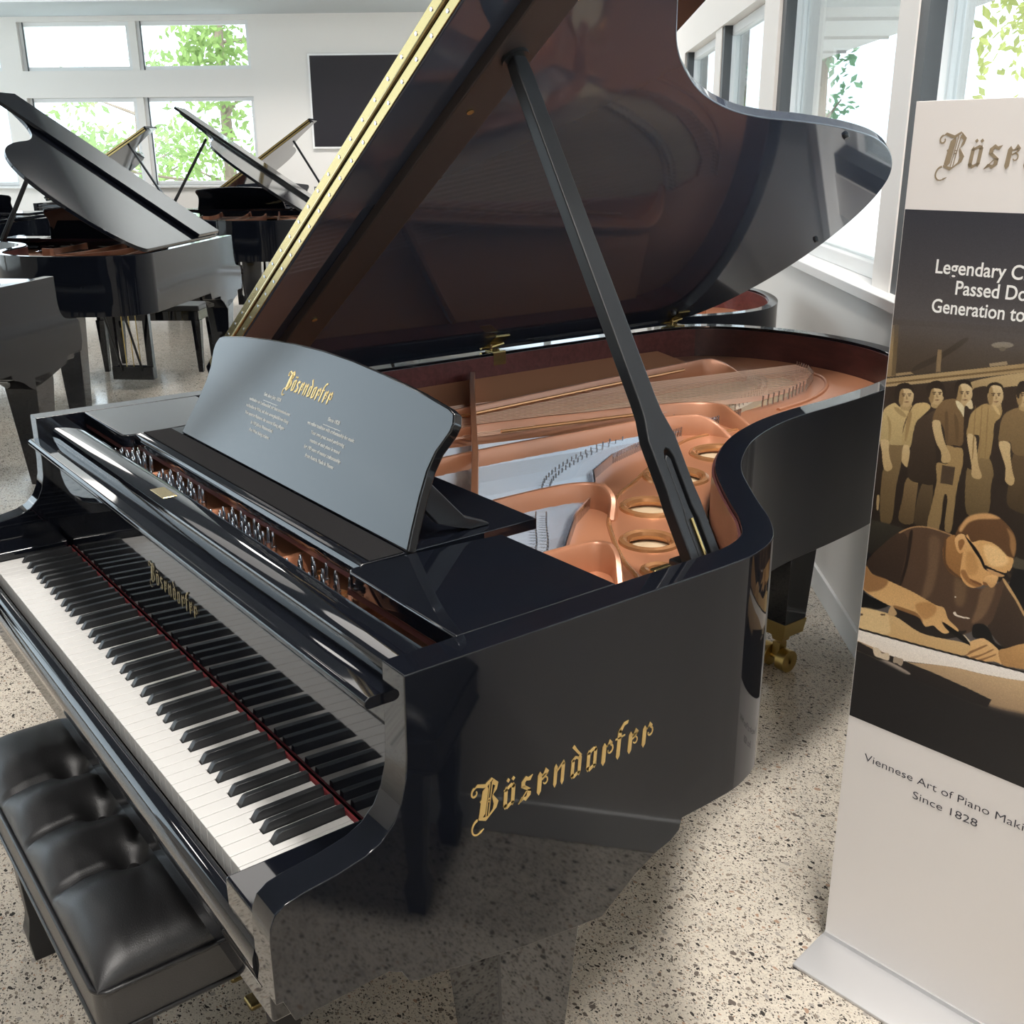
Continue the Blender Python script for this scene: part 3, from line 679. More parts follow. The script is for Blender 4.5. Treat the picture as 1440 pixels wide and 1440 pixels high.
# lid hinges on the spine
for y in (1.333, 2.028):
    h = MB().box(-1.304, -1.2985, y-.021, y+.021, .968, 1.0035).box(-1.340, -1.2985, y-.021, y+.021, 1.0025, 1.0055).build('lid_hinge', 'brass', PIANO, bevel=.0012)
    MB().tube([(-1.345, y-.03, 1.012), (-1.345, y+.03, 1.012)], .0065, 12).build('hinge_knuckle', 'brass', h)
    q = lbox(HX+.012, HX+.075, y-.024, y+.024, -.003, .0005); q.build('hinge_leaf', 'brass', h, bevel=.001)
    MB().tube([(-1.322, y+.03, 1.020), (-1.322, y-.012, 1.014)], [.004, .004], 8).tube([(-1.322, y-.012, 1.006), (-1.322, y-.012, 1.022)], .004, 8).build('hinge_pin', 'brass', h)
# prop stick
PF, PT = Vector((.048, .688, .955)), lidp(-.172, .668, -.021)
pl = (PT-PF); PL = pl.length; pu = pl.normalized(); pw = Vector((0, 1, 0)); pw = (pw-pu*pw.dot(pu)).normalized(); pn = pu.cross(pw)
if pn.x < 0: pn = -pn
def pp(l, w, t): return PF+pu*l+pw*w+pn*t
def pslab(pts, t0, t1): return MB().prism(pts, lambda p: pp(p[0], p[1], t0), lambda p: pp(p[0], p[1], t1))
prof = [(-.01, .029), (.10, .029), (.125, .027), (.16, .027), (.20, .027), (.235, .019), (.26, .0175), (PL-.03, .0145), (PL-.008, .0125), (PL, .008)]
outer = [(l, w) for l, w in prof]+[(l, -w) for l, w in reversed(prof)]
slot = [(-.02, .012), (.02, .0122), (.075, .0122), (.095, .009), (.17, .0085), (.180, .005), (.183, 0)]
ring = [(-.01, .029), (.10, .029), (.125, .027), (.20, .027), (.235, .019), (.26, .0175), (PL-.03, .0145), (PL-.008, .0125), (PL, .008), (PL, -.008), (PL-.008, -.0125), (PL-.03, -.0145), (.26, -.0175), (.235, -.019), (.20, -.027), (.125, -.027), (.10, -.029), (-.01, -.029),
        (-.01, -.0122), (.075, -.0122), (.095, -.009), (.17, -.0085), (.180, -.005), (.183, 0), (.180, .005), (.17, .0085), (.095, .009), (.075, .0122), (-.01, .0122)]
prop = pslab(ring, -.011, .011).build('prop_stick', 'prop', PIANO, bevel=.004, seg=3, smooth=40)
ins = [(0, .009), (.075, .009), (.095, .0063), (.168, .006), (.176, .0), (.168, -.006), (.095, -.0063), (.075, -.009), (0, -.009)]
pslab(ins, -.008, .007).build('short_prop', 'prop', prop, bevel=.0025)
MB().tube([pp(.0, 0, .009), pp(.078, 0, .009)], .0028, 10).build('prop_rod', 'brass', prop)
MB().box(-.005, .075, .665, .715, .935, .965).build('prop_bracket', 'black_soft', PIANO, bevel=.003)
MB().box(.0, .012, .622, .658, .935, .962).build('prop_catch', 'brass', PIANO, bevel=.003)
# printed picture on the banner: outlines in tenths of a millimetre (across, up), colours top to bottom
PIC = [
([-593,12515,3046,12674,3604,9247,-105,8154],(74,64,53),(40,33,28),1,0),
([129,12450,2128,12544,3268,12611,3312,12347,2195,12096,168,11622],(84,76,70),(70,58,45),1,0),
([508,11841,903,12099,1229,12364,1285,12322,916,11999,467,11726],(62,52,42),None,3,1),
([-521,12391,129,12450,161,11607,-417,11468],(148,124,88),(136,112,76),1,0),
([52,12442,129,12450,168,11622,96,11603],(104,86,60),None,1,0),
([-411,11414,26,11548,2195,12101,3304,12391,3330,12236,2214,11969,1066,11665,14,11404,-399,11307],(150,124,84),(172,145,102),1,0),
([6,11478,2203,12042,3315,12325,3319,12302,2208,12012,9,11446],(110,88,58),None,1,0),
([833,12135,902,12144,923,11792,845,11775],(128,106,76),None,1,0),
([2003,12355,1990,12333,1947,12311,1882,12293,1809,12284,1741,12284,1692,12295,1672,12314,1686,12336,1730,12359,1795,12376,1869,12385,1936,12384,1984,12374],(162,152,134),(138,126,104),1,1),
([1899,12282,1896,12267,1884,12254,1864,12245,1841,12242,1819,12245,1803,12255,1795,12269,1798,12284,1811,12297,1831,12306,1854,12309,1876,12306,1892,12296],(110,98,80),None,2,1),
([1681,12030,1938,12102,1960,12049,1692,11982],(150,130,100),None,1,0),
([175,11657,419,11719,477,11691,175,11610],(150,126,90),None,1,0),
([1,11397,602,11530,756,11592,1171,11656,1445,11718,2214,11969,3330,12236,3856,9068,-12,7879,-6,10216],(66,53,42),(36,30,26),1,0),
([1451,11713,2214,11969,3330,12236,3382,11925,2245,11766,1967,11704,1490,11574],(190,163,116),(160,134,92),2,1),
([1468,11550,1557,11640,1703,11662,1735,11443,1615,11221,1491,11199],(60,48,38),None,3,1),
([1978,11632,2061,11718,2158,11709,2175,11516,2027,11293,1877,11141,1953,11380],(60,48,38),None,3,1),
([186,10450,446,10502,444,10144,407,9746,395,9112,191,9088,127,9936,248,10102],(126,102,68),(90,73,48),1,1),
([31,11018,195,11160,297,11118,404,11115,527,11141,576,11038,511,10704,479,10508,186,10445,17,10467,16,10775],(198,170,114),(170,146,98),1,1),
([27,10485,170,10508,201,10343,242,10198,298,10071,241,9989,160,9999,110,10129,79,10290],(196,168,120),(178,148,100),1,1),
([333,11212,477,11236,516,11095,336,11074],(168,140,94),None,1,1),
([526,11342,523,11257,494,11184,444,11137,383,11127,323,11155,276,11216,252,11298,256,11384,286,11457,337,11502,398,11512,457,11483,503,11423],(206,180,134),(180,150,104),1,1),
([356,11304,359,11237,352,11181,336,11147,314,11144,290,11170,270,11222,256,11288,253,11356,260,11412,277,11445,299,11448,322,11422,343,11371],(150,122,80),None,4,1),
([184,11345,208,11450,299,11512,415,11524,507,11455,523,11368,449,11430,316,11419,279,11360,276,11200,254,11143,199,11227],(46,37,29),(58,47,36),1,1),
([321,11340,378,11351,377,11335,325,11325],(80,62,44),None,1,1),
([373,11313,368,11304,354,11298,339,11299,332,11306,337,11316,351,11321,366,11320],(88,68,48),None,1,1),
([417,11355,474,11367,473,11351,421,11341],(80,62,44),None,1,1),
([469,11329,464,11320,450,11314,435,11315,428,11322,433,11331,447,11337,462,11336],(88,68,48),None,1,1),
([397,11321,430,11268,398,11254],(152,124,84),None,1,1),
([373,11209,416,11226,460,11227,419,11203],(126,92,64),None,1,1),
([205,11081,280,11093,417,11010,424,10957,307,10990],(160,134,88),None,2,1),
([100,10927,186,10806,204,10536,168,10529,150,10745],(160,134,86),None,3,1),
([500,11131,537,11127,472,10912,443,10691,403,10711,430,10905],(92,72,50),None,1,1),
([574,9929,770,9940,782,9555,780,9189,523,9174,540,9552],(122,98,66),(87,70,47),1,1),
([549,11187,665,11244,773,11251,830,11188,719,11037,625,10913,591,10693,573,10478,490,10467,414,10533,417,10741,475,10993],(194,164,108),(166,141,92),1,1),
([449,10480,557,10469,575,10241,555,10127,469,10177,442,10254],(196,168,120),(178,148,100),1,1),
([847,11329,985,11352,1022,11222,850,11202],(168,140,94),None,1,1),
([1031,11450,1029,11371,1001,11303,953,11260,895,11250,837,11276,793,11332,769,11407,773,11487,801,11555,849,11597,908,11606,964,11580,1008,11524],(206,180,134),(180,150,104),1,1),
([868,11414,872,11352,865,11300,849,11269,828,11266,806,11290,786,11338,773,11399,770,11462,777,11513,792,11544,813,11547,836,11523,855,11475],(150,122,80),None,4,1),
([734,11433,727,11531,807,11616,924,11644,1015,11575,1044,11431,1016,11401,982,11503,887,11519,811,11482,797,11365,770,11361],(46,37,29),(58,47,36),1,1),
([834,11447,889,11458,889,11443,839,11433],(80,62,44),None,1,1),
([885,11422,880,11414,866,11409,852,11409,845,11416,850,11424,863,11430,878,11429],(88,68,48),None,1,1),
([926,11462,981,11472,980,11458,931,11448],(80,62,44),None,1,1),
([976,11437,971,11429,958,11423,944,11424,937,11431,942,11439,955,11445,969,11444],(88,68,48),None,1,1),
([908,11430,939,11380,909,11368],(152,124,84),None,1,1),
([885,11326,926,11342,968,11344,929,11321],(126,92,64),None,1,1),
([459,11017,532,11030,494,10620,458,10586],(150,122,78),None,3,1),
([862,9920,1021,9970,1066,9624,1064,9249,809,9183,795,9558],(96,78,54),(64,52,38),1,1),
([636,10937,796,11077,946,11166,959,10948,954,10735,1026,10430,1055,9961,836,9906,625,9929,567,10116,588,10448,593,10720],(76,61,48),(54,44,35),1,1),
([1178,10626,1311,10621,1448,10617,1482,10367,1456,10096,1440,9823,1448,9247,1331,9233,1312,9739,1247,9778,1232,9190,1032,9199,1066,9624,1092,10013,1054,10302,1242,10342],(158,128,82),(128,104,68),1,1),
([912,11139,1006,11316,1105,11374,1232,11398,1347,11315,1406,11184,1419,10980,1437,10693,1306,10657,1175,10646,1108,10870,1018,10985,901,10979],(122,95,63),(104,81,54),1,1),
([892,10962,1016,11000,1066,10863,1146,10667,1268,10467,1256,10358,1135,10341,1104,10499,990,10663],(196,168,120),(178,148,100),1,1),
([1298,11406,1436,11429,1475,11290,1303,11271],(168,140,94),None,1,1),
([1481,11532,1479,11449,1452,11377,1405,11332,1347,11322,1289,11350,1244,11410,1220,11490,1222,11574,1249,11646,1297,11690,1355,11699,1412,11671,1457,11611],(206,180,134),(180,150,104),1,1),
([1318,11496,1323,11430,1317,11375,1302,11342,1281,11339,1258,11365,1237,11416,1224,11481,1219,11548,1225,11602,1240,11635,1261,11638,1284,11612,1305,11561],(150,122,80),None,4,1),
([1184,11561,1197,11660,1291,11724,1407,11717,1470,11611,1403,11651,1325,11664,1259,11618,1247,11515,1241,11412,1208,11458],(46,37,29),(58,47,36),1,1),
([1284,11531,1339,11542,1338,11527,1289,11517],(80,62,44),None,1,1),
([1335,11505,1330,11496,1316,11490,1302,11491,1295,11498,1300,11507,1313,11513,1328,11512],(88,68,48),None,1,1),
([1376,11546,1430,11557,1429,11541,1380,11531],(80,62,44),None,1,1),
([1426,11519,1421,11511,1408,11505,1394,11506,1387,11513,1391,11522,1405,11528,1419,11526],(88,68,48),None,1,1),
([1358,11512,1390,11460,1360,11447],(152,124,84),None,1,1),
([1336,11403,1377,11419,1419,11420,1380,11396],(126,92,64),None,1,1),
([1085,11127,1136,11136,1191,10729,1154,10721],(96,74,50),None,4,1),
([1239,11155,1331,11016,1358,10735,1323,10728],(98,76,50),None,4,1),
([1231,11369,1294,11364,1394,11274,1410,11120,1347,11199,1275,11274],(208,192,150),None,1,1),
([1394,11310,1472,11430,1522,11306,1467,11281],(204,184,142),None,1,1),
([1387,11283,1469,11272,1448,11140,1466,10782,1446,10778],(60,48,38),None,2,1),
([1153,10291,1370,10300,1363,9994,1155,9984],(76,61,47),None,1,0),
([1692,10568,1880,10565,1986,10345,1976,10135,1990,9651,1657,9585,1557,10277,1639,10321],(130,106,70),(93,76,50),1,1),
([1504,11201,1600,11330,1715,11405,1818,11382,1917,11379,1974,11354,1967,11233,1893,11119,1901,10867,1889,10570,1787,10541,1693,10555,1693,10852,1611,10888,1483,10848,1487,11045],(168,138,88),(144,118,75),1,1),
([1489,10844,1620,10859,1673,10668,1733,10420,1812,10255,1766,10187,1654,10214,1623,10397],(196,168,120),(178,148,100),1,1),
([1795,11458,1921,11479,1959,11344,1801,11326],(168,140,94),None,1,1),
([1961,11580,1961,11498,1937,11428,1894,11385,1841,11375,1787,11403,1744,11462,1721,11541,1721,11623,1746,11692,1789,11735,1842,11744,1895,11716,1938,11657],(206,180,134),(180,150,104),1,1),
([1812,11546,1816,11481,1812,11428,1798,11396,1779,11393,1757,11418,1738,11468,1724,11532,1720,11597,1724,11650,1738,11681,1757,11684,1779,11659,1798,11609],(150,122,80),None,4,1),
([1699,11592,1696,11681,1754,11740,1842,11758,1927,11727,1966,11630,1949,11627,1907,11699,1819,11715,1746,11674,1727,11567],(46,37,29),(58,47,36),1,1),
([1779,11580,1830,11590,1830,11575,1784,11566],(80,62,44),None,1,1),
([1826,11554,1822,11545,1810,11540,1797,11541,1790,11548,1794,11557,1807,11562,1820,11561],(88,68,48),None,1,1),
([1864,11594,1914,11604,1913,11589,1868,11580],(80,62,44),None,1,1),
([1910,11568,1906,11559,1894,11554,1881,11555,1874,11562,1879,11570,1891,11576,1904,11575],(88,68,48),None,1,1),
([1848,11561,1878,11510,1851,11498],(152,124,84),None,1,1),
([1830,11454,1867,11470,1906,11471,1870,11448],(126,92,64),None,1,1),
([1559,11262,1574,11264,1632,10555,1612,10551],(140,112,70),None,2,1),
([1658,11279,1672,11281,1731,10576,1712,10572],(140,112,70),None,2,1),
([1756,11296,1770,11298,1830,10596,1810,10592],(140,112,70),None,2,1),
([1816,11394,1878,11392,1956,11281,1920,11274],(196,166,112),None,1,1),
([2247,10708,2403,10710,2679,10760,2812,9897,2313,9845,2238,10221],(98,78,54),(70,56,38),1,1),
([1982,11135,2017,11279,2090,11359,2246,11440,2567,11485,2827,11290,2901,10818,2404,10703,2232,10725,2166,10878,2001,10831],(132,106,70),(113,91,60),1,1),
([2000,10841,2163,10863,2201,10673,2270,10434,2325,10292,2285,10201,2183,10255,2158,10460,2072,10647],(196,168,120),(178,148,100),1,1),
([2231,11528,2356,11549,2395,11413,2238,11395],(168,140,94),None,1,1),
([2396,11650,2396,11568,2373,11498,2331,11454,2277,11445,2224,11473,2180,11532,2156,11611,2156,11694,2180,11764,2223,11807,2276,11815,2330,11787,2372,11728],(206,180,134),(180,150,104),1,1),
([2247,11616,2252,11551,2248,11497,2235,11466,2216,11462,2194,11488,2174,11538,2160,11602,2155,11668,2159,11721,2172,11753,2192,11756,2213,11730,2233,11680],(150,122,80),None,4,1),
([2143,11682,2168,11808,2256,11850,2351,11836,2396,11698,2304,11684,2214,11657,2203,11570,2167,11588],(46,37,29),(58,47,36),1,1),
([2215,11651,2265,11661,2265,11646,2219,11637],(80,62,44),None,1,1),
([2262,11625,2258,11616,2245,11610,2232,11612,2226,11619,2230,11627,2242,11633,2255,11632],(88,68,48),None,1,1),
([2299,11665,2349,11674,2348,11659,2303,11650],(80,62,44),None,1,1),
([2345,11638,2341,11629,2329,11624,2316,11625,2310,11632,2314,11641,2326,11646,2339,11645],(88,68,48),None,1,1),
([2283,11632,2314,11580,2286,11568],(152,124,84),None,1,1),
([2266,11524,2303,11540,2342,11541,2306,11518],(126,92,64),None,1,1),
([2604,11249,2709,11461,2878,11538,3229,11552,3475,11362,3551,10905,2767,10790],(170,140,92),(146,120,79),1,1),
([2824,11636,2948,11657,2987,11522,2833,11504],(168,140,94),None,1,1),
([2985,11757,2987,11676,2964,11606,2923,11563,2871,11554,2818,11582,2775,11641,2750,11719,2750,11802,2772,11871,2814,11914,2866,11922,2919,11893,2961,11835],(206,180,134),(180,150,104),1,1),
([2839,11724,2845,11659,2842,11606,2829,11574,2810,11571,2788,11597,2769,11647,2754,11710,2748,11775,2752,11829,2765,11860,2784,11863,2805,11837,2825,11788],(150,122,80),None,4,1),
([2738,11800,2776,11901,2882,11936,2969,11860,2959,11812,2812,11812,2783,11713],(46,37,29),(58,47,36),1,1),
([2807,11759,2857,11769,2857,11753,2812,11744],(80,62,44),None,1,1),
([2854,11732,2850,11724,2838,11718,2825,11720,2818,11727,2822,11735,2834,11740,2847,11739],(88,68,48),None,1,1),
([2890,11772,2938,11782,2938,11767,2894,11758],(80,62,44),None,1,1),
([2936,11746,2932,11737,2920,11732,2907,11733,2901,11740,2905,11748,2917,11754,2930,11752],(88,68,48),None,1,1),
([2874,11739,2905,11688,2878,11676],(152,124,84),None,1,1),
([2859,11633,2895,11648,2933,11649,2898,11626],(126,92,64),None,1,1),
([77,9498,124,9509,132,9282,97,9273],(160,134,92),None,2,1),
([-531,8914,14,9054,675,9043,572,8878,52,8438,-440,8071],(56,52,44),(30,28,26),5,1),
([-464,8291,68,8442,42,8244,38,7696,537,7598,-48,7275,-344,7176],(20,20,22),None,3,1),
([2517,8882,3627,9158,3824,7950,2858,7657],(24,23,24),None,4,1),
([2529,9085,2673,9065,3627,9158,3640,9080,2542,8890],(74,68,56),None,3,1),
([2401,8670,2548,8489,2712,8281,2781,8188,3297,8161,3593,7866,2862,7644,2614,7494,2309,7701,2259,7864,2341,8248],(74,58,46),(52,40,33),1,1),
([24,8255,284,8660,560,8976,729,9093,902,9163,1136,9189,1488,9156,1417,8826,1444,8624,1760,8420,2019,8381,2274,8520,2401,8670,2385,8321,2289,7844,2080,7742,2038,7636,1832,7472,1615,7339,1382,7297,1139,7291,886,7331,659,7382,564,7591,751,7921,486,8028,158,8081],(88,66,50),(76,57,45),1,1),
([24,8255,284,8660,576,8971,717,8902,726,8629,697,8312,644,8029,386,8061,158,8081],(68,52,41),(54,42,35),4,1),
([1101,9006,1275,9024,1303,8583,1272,8147,1179,7933,1088,7935,1140,8474],(106,81,60),None,14,1),
([1614,8435,1822,8379,1815,8016,1669,8030],(104,80,58),None,14,1),
([2074,8384,2278,8498,2244,8157,2144,7885,1993,7758,2036,8059],(114,87,63),None,10,1),
([741,9000,800,9015,781,8430,706,8033,672,8054,729,8476],(46,36,31),None,3,1),
([564,7591,788,7617,1038,7605,1349,7553,1764,7541,1929,7598,1832,7466,1615,7339,1382,7294,1139,7291,887,7325,660,7375],(38,32,29),None,3,1),
([2025,7729,2184,7802,2305,7729,2413,7557,2612,7508,2516,7413,2372,7360,2277,7538,2054,7520],(22,21,22),None,2,1),
([2378,8645,2405,8665,2576,8484,2775,8229,2787,8146,2619,8367,2461,8535],(186,146,96),None,2,1),
([560,8973,729,9099,901,9172,1135,9200,1487,9164,1490,9147,1138,9177,904,9148,732,9076,578,8956],(160,122,82),None,2,1),
([1352,8926,1409,9105,1543,9171,1736,9004,1783,8665,1701,8474,1516,8520,1414,8631,1360,8780],(166,116,66),(140,96,54),2,1),
([1353,9046,1383,9083,1440,8653,1693,8489,1674,8460,1452,8567,1365,8781],(96,66,42),None,4,1),
([1526,9134,1544,9273,1584,9377,1742,9567,1975,9666,2123,9664,2236,9620,2370,9520,2446,9429,2505,9248,2494,9033,2424,8970,2304,8877,1855,8950,1678,9017],(104,72,46),(88,60,38),1,1),
([1690,9537,1844,9627,2028,9674,2194,9637,2040,9587,1857,9534,1705,9431,1616,9263,1571,9280,1610,9407],(196,146,92),None,7,1),
([2319,9507,2448,9415,2500,9246,2488,9074,2418,9195,2380,9382],(150,108,66),None,6,1),
([1704,9235,1802,9133,1932,9198,2093,9214,2235,9167,2385,9058,2488,9039,2487,8902,2448,8805,2331,8726,2299,8630,2263,8502,2206,8464,2109,8527,2077,8459,1936,8367,1822,8379,1724,8469,1687,8577,1687,8844],(214,162,100),(206,152,92),1,1),
([1998,9118,2182,9164,2340,9088,2424,8970,2308,8849,2118,8851],(232,188,126),None,10,1),
([1748,8920,1855,8950,1971,8721,1906,8584,1790,8608],(190,138,80),None,10,1),
([1692,8578,1814,8437,1989,8396,2064,8455,2003,8495,1860,8510,1759,8628],(150,102,58),None,5,1),
([1524,9107,1574,9199,1649,9226,1724,9170,1739,9064,1702,8942,1633,8887,1567,8957],(222,172,112),(206,150,90),1,1),
([1589,9087,1647,9140,1689,9102,1673,9010,1637,8941,1601,8996],(146,98,56),None,3,1),
([1688,9189,1723,9181,1860,9074,1991,8931,2078,8782,2055,8751,1972,8873,1848,9006],(24,21,21),None,1,1),
([2050,8788,2083,8806,2265,8773,2488,8754,2483,8717,2262,8703,2074,8737],(34,29,28),None,1,1),
([2432,8823,2500,8746,2467,8713,2427,8770],(60,48,40),None,1,1),
([2103,8760,2269,8745,2393,8725,2332,8683,2181,8696],(196,146,94),None,2,1),
([2087,8585,2146,8650,2264,8686,2301,8616,2262,8496,2201,8462,2137,8522,2077,8518],(228,178,116),(196,144,88),2,1),
([2077,8518,2139,8513,2155,8477,2096,8465],(130,86,50),None,2,1),
([1856,8503,1947,8495,2055,8476,2051,8450,1924,8456],(120,76,46),None,2,1),
([14,8198,159,8072,420,8052,645,8020,930,7978,1182,7915,1367,7870,1501,7868,1597,7699,1724,7619,1797,7558,1748,7486,1635,7527,1497,7609,1560,7532,1645,7468,1561,7414,1452,7448,1357,7493,1229,7430,1142,7514,1063,7607,853,7600,634,7591,340,7631,17,7738,-90,7948,-43,8123],(206,158,98),(214,166,106),1,1),
([14,8198,159,8072,452,8049,377,7867,134,7726,11,7785,-40,8092],(152,108,66),None,8,1),
([629,7628,848,7637,1068,7615,1175,7493,1075,7554,857,7570,635,7582],(140,98,58),None,4,1),
([1004,7751,1187,7873,1371,7840,1333,7672,1167,7554],(180,130,76),None,9,1),
([1495,7618,1580,7601,1826,7516,2040,7417,2021,7348,1842,7398,1639,7497],(20,18,18),None,1,0),
([1878,7513,1913,7507,2028,7425,2001,7409],(200,180,150),None,1,0),
([1929,7179,2022,7339,2011,7419,2113,7504,2205,7555,2304,7542,2423,7485,2501,7422,2577,7223,2461,7225,2275,7158,2168,7155,2107,7139,2020,7153],(222,176,118),(210,160,100),1,1),
([1943,7187,2085,7301,2261,7453,2290,7446,2116,7281,1989,7163],(140,98,60),None,2,1),
([2048,7154,2230,7277,2378,7417,2396,7405,2234,7248,2107,7145],(140,98,60),None,2,1),
([2164,7142,2317,7254,2442,7355,2445,7332,2321,7225,2221,7138],(146,102,62),None,2,1),
([2487,7426,2609,7522,2755,7632,2855,7692,3327,7971,3417,7395,2919,7263,2760,7232,2578,7217],(204,156,96),(170,124,74),1,1),
([-295,7359,-10,7386,620,7439,1139,7291,1617,7327,1789,7358,2027,7350,1948,7148,1531,7076,1108,7050,607,7013,12,6973,-250,6940],(206,168,114),(198,156,100),2,1),
([-9,7370,494,7423,575,7288,572,7043,16,6998],(216,182,128),None,8,1),
([-19,7251,51,7281,56,7243,-9,7222],(90,66,46),None,1,1),
([401,7392,479,7412,473,7383,404,7367],(90,66,46),None,1,1),
([531,7435,574,7610,637,7567,694,7490,623,7418],(186,150,104),None,2,1),
([-251,6956,11,6983,1107,7062,1950,7136,2656,7205,3434,7284,3440,7245,2660,7176,1955,7101,1111,7025,15,6944,-247,6914],(28,25,24),None,1,0),
([-247,6914,15,6944,1111,7025,1955,7101,2660,7176,3440,7245,3461,7117,2950,7058,2685,7003,2306,6936,1854,6881,1389,6775,906,6658,317,6705,-229,6744],(240,234,228),(226,214,200),1,0),
([-229,6744,12,6729,316,6711,906,6658,1389,6775,1854,6881,2306,6936,2685,7003,3461,7117,3544,6584,3035,6489,2521,6414,1914,6434,1002,6398,36,6365,-186,6351],(206,172,128),(150,122,92),3,1),
([-179,6285,29,6431,994,6461,1910,6465,2519,6429,3033,6504,3542,6598,3710,5525,94,3765],(66,56,50),(28,28,31),22,1),
([-4,6723,321,6673,905,6664,1467,6643,2068,6592,2498,6539,2453,6382,2158,6358,1684,6374,1130,6382,866,6465,371,6524,16,6545],(44,38,36),(34,30,30),2,0),
([331,6696,430,6729,504,6656,618,6708,659,6631,629,6560,493,6553,373,6565],(206,186,158),None,2,1),
([744,6679,814,6682,909,6685,893,6554,805,6570,732,6566],(160,142,122),None,2,1),
([392,6482,663,6550,1054,6484,998,6430,674,6455,401,6408],(150,136,124),None,4,1),
([-253,6326,16,6545,604,6495,1253,6398,1922,6374,2444,6366,3044,6432,3553,6528,3755,5234,64,3378],(34,32,33),(30,30,33),16,1),
([1666,7839,1706,7865,1725,7829,1799,7817,1940,7834,1929,7812,1788,7789,1701,7796],(214,200,182),None,1,1),
([1677,8123,1675,8114,1667,8108,1659,8109,1654,8116,1657,8125,1664,8131,1672,8130],(230,220,205),None,1,1)]
# ------------------------------------------------------------------ banner stand
BO = Vector((-.023, 1.184, 0)); BU = Vector((.99705, .07670, 0)); BN = Vector((.07670, -.99705, 0)); BH_, BW = 1.585, .40
ORG[0] = BO+BU*.2
BAN = thing('banner_stand', 'tall white banner stand with gold lettering and sepia workshop picture beside the piano', 'banner', ORG[0])
def bn(u, z, h=0.): return BO+BU*u+BN*h+Vector((0, 0, z))
def bbox(u0, u1, z0, z1, h0, h1):
    mb = MB().box(u0, u1, h0, h1, z0, z1); mb.v = [tuple(bn(a, c, b)) for a, b, c in mb.v]; return mb
panel = bbox(0, BW, .020, BH_, -.004, 0).build('panel', 'print_white', BAN, bevel=.0006)
sec = [(-.105, 0), (-.105, .007), (-.09, .0105), (-.012, .0205), (.012, .0205), (.09, .0105), (.105, .007), (.105, 0)]
MB().prism(sec, lambda p: bn(-.004, p[1], p[0]), lambda p: bn(BW+.004, p[1], p[0])).build('base', 'alu', BAN, bevel=.002)
bbox(0, BW, .0195, .030, -.008, .0035).build('clamp_rail', 'alu', BAN, bevel=.001)
# picture, printed cell by cell
U0, U1, Z0, Z1 = .0015, BW-.0015, .5205, 1.426
CELL = .0013
nu, nz = int((U1-U0)/CELL), int((Z1-Z0)/CELL)
uc = (U0+(np.arange(nu)+.5)*(U1-U0)/nu)*1e4; zc = (Z0+(np.arange(nz)+.5)*(Z1-Z0)/nz)*1e4
UU, ZZ = np.meshgrid(uc, zc)
img = np.zeros((nz, nu, 3)); g = np.clip((ZZ-12300)/1960, 0, 1)[..., None]
img[:] = np.array([86, 80, 78])*(1-g)+np.array([52, 53, 61])*g
def cat(P, n=4):
    P = np.array(P, float); out = []
    for i in range(len(P)):
        a, b, c, d = P[i-1], P[i], P[(i+1) % len(P)], P[(i+2) % len(P)]
        for k in range(n):
            t = k/n; out.append(.5*(2*b+(c-a)*t+(2*a-5*b+4*c-d)*t*t+(3*b-a-3*c+d)*t**3))
    return np.array(out)
def paint(flat, c, c2, soft, sm):
    P = np.array(flat, float).reshape(-1, 2)
    if sm: P = cat(P)
    s = max(soft*3.0, 5.)
    x0, y0 = P.min(0)-2*s; x1, y1 = P.max(0)+2*s
    i0, i1 = np.searchsorted(uc, [x0, x1]); j0, j1 = np.searchsorted(zc, [y0, y1])
    if i1 <= i0 or j1 <= j0: return
    X, Y = UU[j0:j1, i0:i1], ZZ[j0:j1, i0:i1]
    ins = np.zeros(X.shape, bool); dist = np.full(X.shape, 1e9)
    for k in range(len(P)):
        a, b = P[k-1], P[k]
        if abs(b[1]-a[1]) > 1e-9:
            cr = ((a[1] > Y) != (b[1] > Y)) & (X < (b[0]-a[0])*(Y-a[1])/(b[1]-a[1])+a[0]); ins ^= cr
        e = b-a; L2 = e@e+1e-9; t = np.clip(((X-a[0])*e[0]+(Y-a[1])*e[1])/L2, 0, 1)
        dist = np.minimum(dist, np.hypot(X-a[0]-t*e[0], Y-a[1]-t*e[1]))
    sd = np.where(ins, dist, -dist); al_ = np.clip(.5+sd/(2*s), 0, 1); al_ = (al_*al_*(3-2*al_))[..., None]
    top, bot = np.array(c, float), np.array(c2 or c, float)
    lo_, hi_ = P[:, 1].min(), P[:, 1].max(); w = np.clip((hi_-Y)/(hi_-lo_+1e-9), 0, 1)[..., None]
    img[j0:j1, i0:i1] = img[j0:j1, i0:i1]*(1-al_)+(top*(1-w)+bot*w)*al_
for pc_ in PIC: paint(*pc_)
fade = np.clip((ZZ-12050)/700, 0, 1)[..., None]      # the print darkens softly into the title field
fade = fade*fade*(3-2*fade); ttl = np.array([86, 80, 78])*(1-g)+np.array([52, 53, 61])*g
img = img*(1-fade)+ttl*fade
rng = np.random.default_rng(3); img *= 1+.025*rng.standard_normal((nz, nu, 1))
gy = img.mean(-1, keepdims=True); img = gy+(img-gy)*.88
lin = np.clip(img/255, 0, 1)**2.2*1.05
vs = np.zeros((nz+1, nu+1, 3)); U_, Z_ = np.meshgrid(np.linspace(U0, U1, nu+1), np.linspace(Z0, Z1, nz+1))
o0 = bn(0, 0, .0006)-ORG[0]
vs[..., 0] = o0.x+BU.x*U_; vs[..., 1] = o0.y+BU.y*U_; vs[..., 2] = Z_
idx = np.arange((nz+1)*(nu+1)).reshape(nz+1, nu+1)
fs = np.stack([idx[:-1, :-1], idx[:-1, 1:], idx[1:, 1:], idx[1:, :-1]], -1).reshape(-1, 4)
